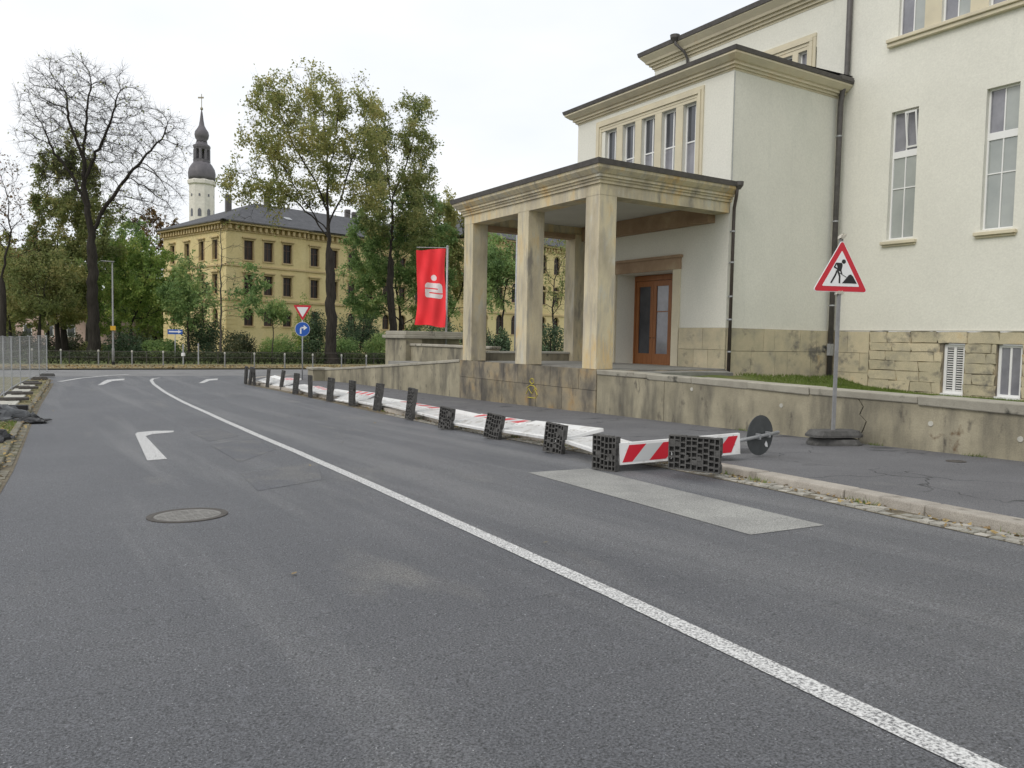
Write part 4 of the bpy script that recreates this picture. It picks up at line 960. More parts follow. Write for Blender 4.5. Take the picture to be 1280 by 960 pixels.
# --- one way sign
p = np.array(far_ground(219, 61)); v = -unit([p[0], p[1], 0]); ow = face_root('one_way_sign', 'blue one way sign with white arrow on a post before the hedge', 'sign', p, v)
zz = lambda y: 1.6+(415.2-y)*61/F-p[2]
loc(MB().tube([(0, -.1, -.04), (0, zz(412), -.04)], .035, 8), 'post', M['galv'], ow, True)
loc(MB().box((-.53, zz(418.0), -.01), (.53, zz(412), .01)), 'plate', M['signblue'], ow)
c_ = zz(414.8); mb = MB(); mb.prism([(-.45, c_-.055), (.22, c_-.055), (.22, c_-.13), (.48, c_), (.22, c_+.13), (.22, c_+.055), (-.45, c_+.055)], (0, 0, .011), X_, Y_, (0, 0, .003)); loc(mb, 'white_arrow', M['signwhite'], ow)
# --- lamp mast
p = np.array(far_ground(141.5, 56)); lm = face_root('lamp_mast', 'tall slim grey street lamp mast with yellow box before the hedge', 'street lamp', p, -unit([p[0], p[1], 0]))
zz = lambda y: 1.6+(413.6-y)*56/F-p[2]
loc(MB().tube([(0, -.1, 0), (0, 1.2, 0), (0, 1.3, 0), (0, zz(328), 0)], [.09, .09, .065, .042], 10), 'mast', M['pole'], lm, True)
loc(MB().tube([(0, 0, 0), (0, .28, 0)], .11, 10), 'foot_collar', M['signblack'], lm)
loc(MB().box((-.17, zz(413), -.12), (.17, zz(407.5), .12)), 'yellow_box', M['yellowlamp'], lm)
loc(MB().prism([(-.75, 0), (.12, -.03), (.12, .04), (-.70, .06)], (0, zz(328), -.08), X_, Y_, (0, 0, .16)), 'lamp_head', M['pole'], lm)
# --- bollards along the far verge
mb = MB(); mb.tube([(0, 0, -.1), (0, 0, .98)], .045, 8); bme = mb.mesh('bollard_post'); bme.materials.append(M['pole'])
mb = MB(); mb.lathe([(.062, .90), (.066, 1.0), (.04, 1.05)], (0, 0, 0), 8); cme = mb.mesh('cap'); cme.materials.append(M['slab'])
for px in (76, 123, 165, 204, 281, 318, 356, 391, 427, 458, 40, 4, -30):
    p = far_ground(px, 55.5, ZF+.08); r_ = thing('bollard', 'slim grey metal bollard in the leafy verge across the street', 'bollard', p, 0, 'bollards along the far verge')
    for nm, me in (('post', bme), ('cap', cme)): o = bpy.data.objects.new(nm, me); col.objects.link(o); o.parent = r_
for px, lab in ((229, 'thin white-plated marker post beside the one way sign'), (248, 'plain grey marker post beside the white-plated one')):
    p = far_ground(px, 58.5, ZF+.08); r_ = thing('marker_post', lab, 'post', p)
    MB().tube([p, (p[0], p[1], p[2]+1.5)], .05, 8).build('post', M['galv'], r_)
    if px == 229: MB().tube([(p[0], p[1], p[2]+.62), (p[0], p[1], p[2]+.86)], .14, 10).build('plate', M['signwhite'], r_)
    else: MB().lathe([(.06, 1.48), (.06, 1.55), (.01, 1.58)], p, 8).build('cap', M['galv'], r_)
# --- low dark railing before the hedge
lr = thing('low_railing', 'low dark railing running in front of the clipped hedge', 'railing', tn(64.2, 6))
for z_ in (.55, .98): MB().tube([tn(64.2, -16, z_), tn(64.2, 42, z_)], .022, 5).build('rail', M['ironring'], lr)
for i in range(24): MB().tube([tn(64.2, -16+2.5*i, -.1), tn(64.2, -16+2.5*i, 1.02)], .03, 5).build('post', M['ironring'], lr)
# --- construction fence panels on the left
def fence_panel(L=3.4, Hh=2.0):
    root = bpy.data.objects.new('mesh_fence_panel', None); col.objects.link(root)
    loc(MB().tube([(0, 0, .06), (0, 0, Hh), (L, 0, Hh), (L, 0, .06)], .021, 6), 'frame', M['galv'], root)
    loc(MB().tube([(0, 0, .16), (L, 0, .16)], .018, 6), 'lower_rail', M['galv'], root)
    mb = MB()
    for i in range(1, 30): x = L*i/30; mb.tube([(x, 0, .16), (x, 0, Hh)], .0022, 3, False)
    for j in range(1, 10): z = .16+(Hh-.16)*j/10; mb.tube([(0, .004, z), (L, .004, z)], .0025, 3, False)
    o = loc(mb, 'wire_mesh', M['galv'], root); o['kind'] = 'stuff'
    return root
fpp = [(20.2, -2.2), (23.6, -2.25), (27, -2.3), (30.4, -2.35), (33.8, -2.36), (37.2, -2.3), (40.6, -2.15), (44, -1.95), (47.4, -1.75)]
proto = None
foot_me = None
for i in range(len(fpp)-1):
    a, b = np.array(tn(*fpp[i], .05)), np.array(tn(*fpp[i+1], .05))
    if proto is None: proto = fence_panel(); o = proto
    else: o = copy_tree(proto)
    tag(o, 'galvanised wire mesh construction fence panel, %s counting from the cross street' % ORD[len(fpp)-2-i], 'fence panel', 'construction fence panels')
    ex = (b-a)/3.4; basis(o, ex, unit(np.cross(Z_, unit(ex))), Z_, a+np.array((0, 0, .12)))
    f = MB(); foot_plate_flat(f, .72, .26, .15, 0, 0); 
    ft = link('fence_foot', f.mesh('fence_foot'), M['rubber' if i % 2 else 'ironring']); tag(ft, 'dark block foot of the construction fence, %s counting from the cross street' % ORD[len(fpp)-2-i], 'fence foot', 'construction fence feet')
    basis(ft, N, Z_, D, b if i < 7 else b)
sb = thing('pale_slab_row', 'row of pale concrete slabs beneath the construction fence', 'slabs', tn(35, -2))
for i in range(11):
    t0 = 27.5+i*1.28; mb = MB(); mb.hexa([tn(t0, -2.5, -.02), tn(t0, -1.9, -.02), tn(t0+1.25, -1.9, -.02), tn(t0+1.25, -2.5, -.02), tn(t0, -2.5, .10), tn(t0, -1.9, .10), tn(t0+1.25, -1.9, .10), tn(t0+1.25, -2.5, .10)]); bevel(mb.build('slab', M['slab'], sb), .01)
for i, (t_, n_) in enumerate(((30.3, -1.98), (33.4, -2.02), (36.7, -2.0), (39.6, -2.0))):
    mb = MB(); mb.box((-.34, -.13, 0), (.34, .13, .10)); me = mb.mesh('loose_plate'); o = link('loose_plate', me, M['ironring']); bevel(o, .02); o.location = tn(t_, n_, .103); o.rotation_euler = (0, 0, random.uniform(-.2, .1)); tag(o, 'flat dark plate lying on pale slabs by the fence, %s from the black beam' % ORD[i], 'plate', 'dark plates on the slabs')
o = MB().box((-1.3, -.11, 0), (.55, .11, .17)).build('dark_beam', M['blackplastic']); bevel(o, .02); o.location = tn(26.3, -2.0, .06); o.rotation_euler = (0, 0, -.15); tag(o, 'black plastic beam lying across the left verge', 'beam')
def heap(name, label, t, n, sx, sy, sz, m, seed):
    r = np.random.default_rng(seed); V = []; k, l = 22, 12
    ph = r.uniform(0, 6, 8)
    for j in range(l+1):
        f = j/l
        for i in range(k):
            a = 2*math.pi*i/k; rr = (1-f**1.6)*(1+.22*math.sin(3*a+ph[0])+.16*math.sin(5*a+ph[1]+3*f)+.10*math.sin(9*a+ph[2]-4*f))
            zc_ = f*(1+.25*math.sin(4*a+ph[3])*(1-f))+.06*math.sin(11*a+ph[4]+8*f)*(1-f)
            jt = r.normal(0, .05, 3)*(1-.3*f); V.append(((rr*math.cos(a)+jt[0])*sx, (rr*math.sin(a)+jt[1])*sy, max(0, zc_+jt[2]*2.2)*sz))
    Fs = [(j*k+i, j*k+(i+1) % k, (j+1)*k+(i+1) % k, (j+1)*k+i) for j in range(l) for i in range(k)]
    o = link(name, np_mesh(name, V, Fs), m, None, False); o.location = tn(t, n, .03); o.rotation_euler = (0, 0, -A_); tag(o, label, 'tarpaulin'); return o
heap('crumpled_tarp', 'crumpled grey tarpaulin heap beside the black beam', 23.6, -2.0, .75, .8, .42, M['tarp'], 3)
heap('plastic_sheet', 'black plastic sheet spilling onto the road edge', 22.7, -1.25, .45, .35, .14, M['blackplastic'], 5)
heap('crumpled_tarp', 'small dark crumpled tarpaulin nearest the grass tuft', 17.9, -1.75, .55, .5, .32, M['blackplastic'], 9)
# --- the litter of leaves along kerb, verge and road edge
def litter(name, label, P, size, m, flatn=.35):
    P = np.asarray(P); n = len(P); a = rng.uniform(0, 6.28, n); s = rng.uniform(.6, 1.3, n)*size
    u = np.stack([np.cos(a), np.sin(a), rng.normal(0, flatn, n)], 1)*s[:, None]; v = np.stack([-np.sin(a), np.cos(a), rng.normal(0, flatn, n)], 1)*s[:, None]*.6
    V = np.stack([P-u, P-v, P+u, P+v], 1).reshape(-1, 3)
    o = link(name, np_mesh(name, V, np.arange(4*n).reshape(-1, 4)), m); tag(o, label, 'leaves', kind='stuff'); return o
P = []
for _ in range(900):
    t = rng.uniform(2.5, 34); P.append(tn(t, nr(t)-abs(rng.normal(0, .13))-.02, .03))
for _ in range(14):
    t = rng.uniform(4.5, 30); P.append(tn(t, rng.uniform(-1, 12), .016 if rng.random() < .0 else .018))
P = [p if True else p for p in P]
litter('fallen_leaves', 'brown leaves and grit gathered in the gutter along the right kerb', P, .028, M['litter'])
P = [tn(rng.uniform(56.3, 61.3), rng.uniform(-14, 40), .11) for _ in range(5200)]
litter('fallen_leaves', 'yellow fallen leaves on the verge across the street', P, .075, M['litter'])
P = [tn(t, nl(t)-rng.exponential(.5)+.1, .085) for t in rng.uniform(8, 44, 900)]
litter('fallen_leaves', 'dry leaves scattered over the left verge', P, .035, M['litter'])
n = 5000; tt = rng.uniform(9, 27, n); nn = np.array([nl(t) for t in tt])-.15-rng.exponential(.5, n)
P = np.array([tn(t, q, .04) for t, q in zip(tt, nn)]); h_ = rng.uniform(.03, .10, n); a_ = rng.uniform(0, 6.28, n)
tuft = (np.sin(tt*2.1)+np.sin(tt*.9+nn*3)) > -.2; P, h_, a_ = P[tuft], h_[tuft], a_[tuft]; n = len(P)
w = np.stack([np.cos(a_), np.sin(a_), 0*a_], 1)*.008; tp = P+np.stack([rng.normal(0, .03, n), rng.normal(0, .03, n), h_], 1)
o = link('grass', np_mesh('grass', np.stack([P-w, P+w, tp], 1).reshape(-1, 3), np.arange(3*n).reshape(-1, 3)), M['grass']); tag(o, 'patchy grass tufts on the left verge', 'grass', kind='stuff')
P = []
for t0 in (3.9, 5.9, 7.6, 8.3, 12.6, 13.2, 14.6, 17.5, 20, 23): 
    for _ in range(50): t = t0+rng.normal(0, .12); P.append(tn(t, nr(t)-.03-abs(rng.normal(0, .05)), .01))
for yb in (6.7, 8.6, 5.6, 12.0):
    for _ in range(35): y = yb+rng.normal(0, .10); x = WX(y)-.03-abs(rng.normal(0, .03)); P.append((x, y, gxy(x, y, .1)))
P = np.array(P); n = len(P); a_ = rng.uniform(0, 6.28, n); w = np.stack([np.cos(a_), np.sin(a_), 0*a_], 1)*.006; tp = P+np.stack([rng.normal(0, .03, n), rng.normal(0, .03, n), rng.uniform(.02, .08, n)], 1)
o = link('weeds', np_mesh('weeds', np.stack([P-w, P+w, tp], 1).reshape(-1, 3), np.arange(3*n).reshape(-1, 3)), M['grass']); tag(o, 'small green weeds growing from kerb and wall joints', 'weeds', kind='stuff')
# ================================================================== YELLOW BUILDING
YC = np.array(at_depth(283, 436, 90)); YC[2] = 0; ur = np.array([.9646, .2638, 0]); ul = np.array([-.2638, .9646, 0])
yb = thing('yellow_building', 'long ochre yellow building with brown windows and dark hipped roof behind trees', 'building', tuple(YC))
def yw_proto(w, h, arch):
    root = MB()
    fr = .09
    root.box((0, 0, 0), (fr, .08, h)); root.box((w-fr, 0, 0), (w, .08, h)); root.box((fr, 0, 0), (w-fr, .08, fr)); root.box((fr, 0, h-fr), (w-fr, .08, h)); root.box((w/2-.04, 0, fr), (w/2+.04, .07, h-fr)); root.box((fr, 0, h*.66), (w-fr, .075, h*.66+.07))
    me = root.mesh('window'); me.materials.append(M['brownframe'])
    p = MB(); p.box((fr, .03, fr), (w-fr, .05, h-fr)); pm = p.mesh('pane'); pm.materials.append(M['darkpane'])
    sl_ = MB(); sl_.box((-.16, -.36, -.14), (w+.16, -.0, -.005)); slm = sl_.mesh('sill'); slm.materials.append(M['ochretrim'])
    s = MB()
    if arch:
        k = 10
        for i in range(k):
            a0, a1 = math.pi*i/k, math.pi*(i+1)/k; r0, r1 = w/2, w/2+.16
            q = lambda r, a: (w/2+r*math.cos(a), h-w/2+r*math.sin(a))
            s.prism([q(r0, a0), q(r1, a0), q(r1, a1), q(r0, a1)], (0, -.25, 0), (1, 0, 0), (0, 0, 1), (0, -.06, 0))
    else:
        s.box((-.15, -.30, 0), (-.005, -.25, h)); s.box((w+.005, -.30, 0), (w+.15, -.25, h)); s.box((-.15, -.30, h), (w+.15, -.25, h+.14)); s.box((-.28, -.50, h+.22), (w+.28, -.25, h+.36)); s.box((-.2, -.32, h+.141), (w+.2, -.25, h+.219))
    sm = s.mesh('surround'); sm.materials.append(M['ochretrim'])
    f = None
    if arch:
        f = MB(); k = 8
        for sgn in (0, 1):
            pts = [(w/2+w/2*math.cos(a), h-w/2+w/2*math.sin(a)) for a in np.linspace(0, math.pi/2, k)]
            if sgn: pts = [(w-x, z) for x, z in pts][::-1]
            cn = (w, h) if not sgn else (0, h)
            f.prism(pts+[cn], (0, -.02, 0), (1, 0, 0), (0, 0, 1), (0, -.22, 0))
        f = f.mesh('arch_corner'); f.materials.append(M['ochre'])
    return me, pm, sm, f, slm
def yplace(pr, parent, P, u, nn):
    me, pm, sm, f, slm = pr; first = None
    o = bpy.data.objects.new('window', me); col.objects.link(o); o.parent = parent
    mw = Matrix(((u[0], -nn[0], 0, P[0]), (u[1], -nn[1], 0, P[1]), (0, 0, 1, P[2]), (0, 0, 0, 1)))
    o.matrix_parent_inverse = wmat(parent).inverted(); o.matrix_basis = mw
    for nm, q in (('pane', pm), ('surround', sm), ('arch_corner', f), ('sill', slm)):
        if q is not None: c = bpy.data.objects.new(nm, q); col.objects.link(c); c.parent = o
PT = yw_proto(1.2, 2.25, False); PA = yw_proto(1.2, 2.0, True); PB = yw_proto(1.5, 3.0, True)
def yfacade(O, u, nn, L, H, us, rows, pr_rows, name='wall'):
    ops = []; 
    for (z, pr, w, h) in rows:
        for x in us: ops.append((x, x+w, z, z+h))
    wall((O[0], O[1], ZF-.3), u, L, H-(ZF-.3), [(a, b, c-(ZF-.3), d-(ZF-.3)) for a, b, c, d in ops], .25, nn).build(name, M['ochre'], yb)
    for (z, pr, w, h) in rows:
        for x in us:
            q = np.array(O)+np.array(u)*x-np.array(nn)*.25; yplace(pr, yb, (q[0], q[1], z), u, nn)
nrm_r = np.cross(ur, (0, 0, 1)); nrm_l = np.cross(ul, (0, 0, 1)); nrm_r = nrm_r if nrm_r@(-YC) > 0 else -nrm_r; nrm_l = nrm_l if nrm_l@(-YC) > 0 else -nrm_l
rowsA = [(10.1, PT, 1.2, 2.25), (6.15, PT, 1.2, 2.25), (2.5, PA, 1.2, 2.0)]
O2 = YC-nrm_r*.35+ur*10.4
yfacade(YC, ur, nrm_r, 10.4, 14.0, [2.2, 4.72, 7.27], rowsA, None)
yfacade(O2, ur, nrm_r, 27.6, 14.0, [.9+2.83*i for i in range(9)], rowsA, None)
OL = YC+ul*16.2
yfacade(OL, -ul, nrm_l, 16.2, 14.0, [2.0, 5.95, 9.7, 13.0], rowsA, None)
O3 = YC+ur*38+nrm_r*1.6
rowsC = [(12.2, PB, 1.5, 3.0), (7.2, PB, 1.5, 3.0), (2.2, PB, 1.5, 3.0)]
yfacade(O3, ur, nrm_r, 34, 16.4, [1.5+3.4*i for i in range(9)], rowsC, None)
mb = MB(); e = O3-ul*0; 
mb.quad(*[tuple(q) for q in (np.array([*O3[:2], ZF-.3]), np.array([*(O3-nrm_r*12)[:2], ZF-.3]), np.array([*(O3-nrm_r*12)[:2], 16.4]), np.array([*O3[:2], 16.4]))]); mb.build('wall', M['ochre'], yb)
def band(P0, u, nn, L, z0, z1, d, m='ochretrim', name='ledge'):
    MB().obox(np.array([P0[0], P0[1], z0])-np.array(nn)*.02, np.array(u)*L, np.array(nn)*(d+.02), (0, 0, z1-z0)).build(name, M[m], yb)
for (P0, u, nn, L, H) in ((YC, ur, nrm_r, 10.4, 14), (O2, ur, nrm_r, 27.6, 14), (OL, -ul, nrm_l, 16.2, 14), (O3, ur, nrm_r, 34, 16.4)):
    band(P0, u, nn, L, 9.30, 9.5, .14); band(P0, u, nn, L, 5.35, 5.62, .18)
    band(P0, u, nn, L, H-.75, H-.6, .12); band(P0, u, nn, L, H, H+.22, .75, 'ochretrim', 'cornice')
    mb = MB(); k = int(L/.7)
    for i in range(k): mb.obox(np.array([P0[0], P0[1], H-.55])+np.array(u)*(i+.25)*L/k, np.array(u)*.3, np.array(nn)*.45, (0, 0, .5))
    o = mb.build('dentil_row', M['ochretrim'], yb); o['kind'] = 'stuff'
    MB().obox(np.array([P0[0], P0[1], H+.222])-np.array(u)*.5, np.array(u)*(L+1), np.array(nn)*.95, (0, 0, .14)).build('gutter', M['gutter'], yb)
    for q in (0, 1):      # corner pilaster strips with rustication
        mb = MB()
        for z in np.arange(ZF, 5.2, .5): mb.obox(np.array([P0[0], P0[1], z])+np.array(u)*(0 if q == 0 else L-1.0), np.array(u)*1.0, np.array(nn)*.07, (0, 0, .45))
        mb.build('quoin', M['ochre'], yb)
def hip(c, u, v, L, W, z0, h, ov, name):     # c = outer corner, u along the front, v backwards
    c = np.array([c[0], c[1], 0]); a = c-u*ov-v*ov; b = c+u*(L+ov)-v*ov; d = c+u*(L+ov)+v*(W+ov); e = c-u*ov+v*(W+ov); m_ = W/2
    r0 = c+u*m_+v*m_; r1 = c+u*(L-m_)+v*m_; Z = lambda p, z: (p[0], p[1], z)
    MB().add([Z(a, z0), Z(b, z0), Z(d, z0), Z(e, z0), Z(r0, z0+h), Z(r1, z0+h)], [(0, 1, 5, 4), (1, 2, 5), (2, 3, 4, 5), (3, 0, 4), (3, 2, 1, 0)]).build(name, M['roofing'], yb)
hip(YC, ur, -nrm_r, 40, 16.2, 14.37, 3.8, .9, 'roof')
hip(O3, ur, -nrm_r, 34, 18, 16.77, 5, .9, 'roof')
for a, b, h in ((5.0, 9.0, 18.9), (9.5, 7.5, 19.6), (23.0, 9.0, 19.4), (24.2, 9.0, 19.2)):
    q = YC+ur*a-nrm_r*b; o = MB().box((q[0]-.35, q[1]-.35, 15.5), (q[0]+.35, q[1]+.35, h)).build('chimney', M['gutter'], yb); bevel(o, .04)
for a, b in ((9.0, 2.2), (20.0, 2.4)):
    q = YC+ur*a-nrm_r*b; z = 14.37+3.8*(b+.9)/(9.0)+.05; MB().obox(np.array([q[0], q[1], z]), ur*.9, -nrm_r*.7+np.array((0, 0, .32)), (0, 0, .06)).build('skylight', M['galv'], yb)

# ================================================================== CHURCH TOWER
t0 = at_depth(252.5, 250, 260); tc_ = (float(t0[0]), float(t0[1]), 0)
ct = thing('church_tower', 'white church tower with dark onion domes and slender spire', 'church tower', tc_)
a8 = math.pi/8
def oct8(prof, name, m, k=8, smooth=False):
    return MB().lathe(prof, tc_, k).build(name, m, ct, smooth)
oct8([(4.0, -2), (4.0, 49.8)], 'shaft', M['towerwhite'])
oct8([(4.05, 49.8), (4.5, 50.2), (4.55, 51.2), (4.2, 51.6)], 'cornice', M['towerwhite'])
oct8([(4.15, 51.6), (4.3, 52.6), (4.35, 53.8), (4.05, 55.2), (3.3, 56.5), (2.6, 57.4)], 'lower_dome', M['towerdark'], 16, True)
oct8([(2.7, 57.4), (2.75, 58.2)], 'lantern_base', M['towerdark'])
for i in range(8):
    a = 2*math.pi*(i+.5)/8; x, y = tc_[0]+2.2*math.cos(a), tc_[1]+2.2*math.sin(a); MB().tube([(x, y, 58.2), (x, y, 61.6)], .5, 6).build('lantern_pillar', M['towerdark'], ct)
oct8([(2.45, 61.5), (2.75, 62.3), (2.75, 62.9), (2.0, 63.3), (1.75, 64.0)], 'lantern_cornice', M['towerdark'])
oct8([(1.75, 64.0), (1.6, 64.6), (2.1, 65.4), (2.3, 66.4), (2.1, 67.4), (1.4, 68.4), (.9, 69.4), (.62, 71), (.30, 73.6), (.1, 74.4)], 'upper_dome', M['towerdark'], 16, True)
oct8([(.05, 74.2), (.45, 74.6), (.45, 75.1), (.05, 75.5)], 'ball', M['gold'], 10, True)
MB().tube([(tc_[0], tc_[1], 75), (tc_[0], tc_[1], 79.6)], .12, 6).build('vane_rod', M['gold'], ct)
MB().obox(np.array((tc_[0], tc_[1], 78.2))-RT*1.2, RT*1.9, FW*.1, (0, 0, .5)).build('vane', M['gold'], ct)
vd = unit((-tc_[0], -tc_[1], 0)); sdv = np.cross((0, 0, 1), vd)
for i in range(8):
    a = 2*math.pi*(i+.5)/8; nn = np.array((math.cos(a), math.sin(a), 0)); uu = np.cross((0, 0, 1), nn)
    for z, w, h in ((39.5, .55, 2.6), (46.0, .28, .9)):
        q = np.array(tc_)+nn*(4.0*math.cos(a8)+.02); wo = MB()
        wo.prism([(-w, 0), (w, 0), (w, h*.75), (w*.6, h*.93), (0, h), (-w*.6, h*.93), (-w, h*.75)], (q[0], q[1], z), uu, (0, 0, 1), nn*.06); wo.build('louvre_window', M['glass'], ct)
hs = thing('distant_house', 'pale pink distant house seen between trunks past the fence', 'house', far_ground(40, 120))
q = np.array(far_ground(20, 120)); u_ = unit(RT*(1, 1, 0)); v_ = unit(FW*(1, 1, 0))
MB().obox(q, u_*14, v_*9, (0, 0, 5.2)).build('wall', mat('pink_plaster', [(.3, (.50, .36, .31)), (.7, (.58, .44, .38))], scale=.4), hs)
a, b, c, d = q-u_*.5-v_*.5, q+u_*14.5-v_*.5, q+u_*14.5+v_*9.5, q-u_*.5+v_*9.5; e, f_ = q+v_*4.5, q+u_*14+v_*4.5
Zt = lambda p, z: (p[0], p[1], q[2]+z)
MB().add([Zt(a, 5.2), Zt(b, 5.2), Zt(c, 5.2), Zt(d, 5.2), Zt(e, 8.6), Zt(f_, 8.6)], [(0, 1, 5, 4), (1, 2, 5), (2, 3, 4, 5), (3, 0, 4)]).build('roof', M['beam'], hs)
for i in range(4): 
    w0 = MB().obox(q+u_*(1.2+3.3*i)-v_*.05+np.array((0, 0, 1.4)), u_*1.3, v_*.1, (0, 0, 1.9)).build('window', M['whiteframe'], hs); MB().obox(q+u_*(1.32+3.3*i)-v_*.07+np.array((0, 0, 1.52)), u_*1.06, v_*.05, (0, 0, 1.66)).build('pane', M['glass'], w0)

# ================================================================== TREES
RH = unit(RT*(1, 1, 0)); FH = unit(FW*(1, 1, 0))
def ell_points(ells, n, g):
    vol = np.array([e[3]*e[4]*e[5] for e in ells]); cnt = np.maximum(1, (n*vol/vol.sum()).astype(int)); P = []
    for e, c in zip(ells, cnt):
        d = g.normal(size=(c, 3)); d /= np.linalg.norm(d, axis=1)[:, None]; r = g.uniform(0, 1, c)**(1/2.4)
        q = d*r[:, None]*np.array(e[3:6]); P.append(q+np.array(e[:3]))
    return np.concatenate(P)
def grow(att, trunk, step, infl, kill, g, maxn=6500, trop=.0, tp=None):
    P = np.zeros((maxn, 3)); par = np.full(maxn, -1); kids = np.zeros(maxn, int); n = len(trunk)
    P[:n] = trunk; par[:n] = tp; np.add.at(kids, par[1:n], 1)
    nd = np.full(len(att), 1e9); ni = np.zeros(len(att), int); alive = np.ones(len(att), bool)
    def upd(i0, i1):
        d = np.linalg.norm(att[:, None]-P[None, i0:i1], axis=2); k = d.argmin(1); dm = d[np.arange(len(att)), k]; b = dm < nd
        nd[b] = dm[b]; ni[b] = k[b]+i0
    upd(0, n)
    for it in range(160):
        act = alive & (nd < infl)
        if not act.any():
            act = alive & (nd < nd[alive].min()*1.15) if alive.any() else act
            if not act.any(): break
        idx = ni[act]; v = att[act]-P[idx]; v /= np.linalg.norm(v, axis=1)[:, None]+1e-9
        s = np.zeros((n, 3)); np.add.at(s, idx, v); src = np.unique(idx); src = src[kids[src] < 3]
        if len(src) == 0 or n+len(src) > maxn: break
        dd = s[src]; dd /= np.linalg.norm(dd, axis=1)[:, None]+1e-9; pd_ = P[src]-P[np.maximum(par[src], 0)]; pd_ /= np.linalg.norm(pd_, axis=1)[:, None]+1e-9
        dd = dd+pd_*.45+g.normal(0, .20, dd.shape)+np.array((0, 0, trop)); dd /= np.linalg.norm(dd, axis=1)[:, None]
        P[n:n+len(src)] = P[src]+dd*step; par[n:n+len(src)] = src; kids[src] += 1
        upd(n, n+len(src)); n += len(src); alive &= nd > kill
    return P[:n], par[:n]
def twig_mesh(A, B, Cc, r):        # two-segment 3-sided twigs
    n = len(A); V = []; d = Cc-A; d /= np.linalg.norm(d, axis=1)[:, None]+1e-9
    ref = np.where(np.abs(d[:, 2:3]) < .9, np.array([[0, 0, 1.]]), np.array([[1., 0, 0]])); a = np.cross(d, ref); a /= np.linalg.norm(a, axis=1)[:, None]; b = np.cross(d, a)
    rings = []
    for p, s in ((A, 1), (B, .7), (Cc, .3)):
        for k in range(3): t = 2*math.pi*k/3; rings.append(p+(a*math.cos(t)+b*math.sin(t))*(r*s)[:, None])
    V = np.stack(rings, 1).reshape(-1, 3); base = (np.arange(n)*9)[:, None]
    f = np.array([[i*3+k, i*3+(k+1) % 3, (i+1)*3+(k+1) % 3, (i+1)*3+k] for i in range(2) for k in range(3)])
    return V, (base[:, None]+f[None]).reshape(-1, 4)
def leaves(P, size, g, droop=.0):
    n = len(P); u = g.normal(size=(n, 3)); u[:, 2] -= droop; u /= np.linalg.norm(u, axis=1)[:, None]; w = g.normal(size=(n, 3)); v = np.cross(u, w); v /= np.linalg.norm(v, axis=1)[:, None]
    s = (g.uniform(.6, 1.35, n)*size)[:, None]; u = u*s; v = v*s*.55
    return np.stack([P-u, P-u*.1-v, P+u, P-u*.1+v], 1).reshape(-1, 3), np.arange(4*n).reshape(-1, 4)
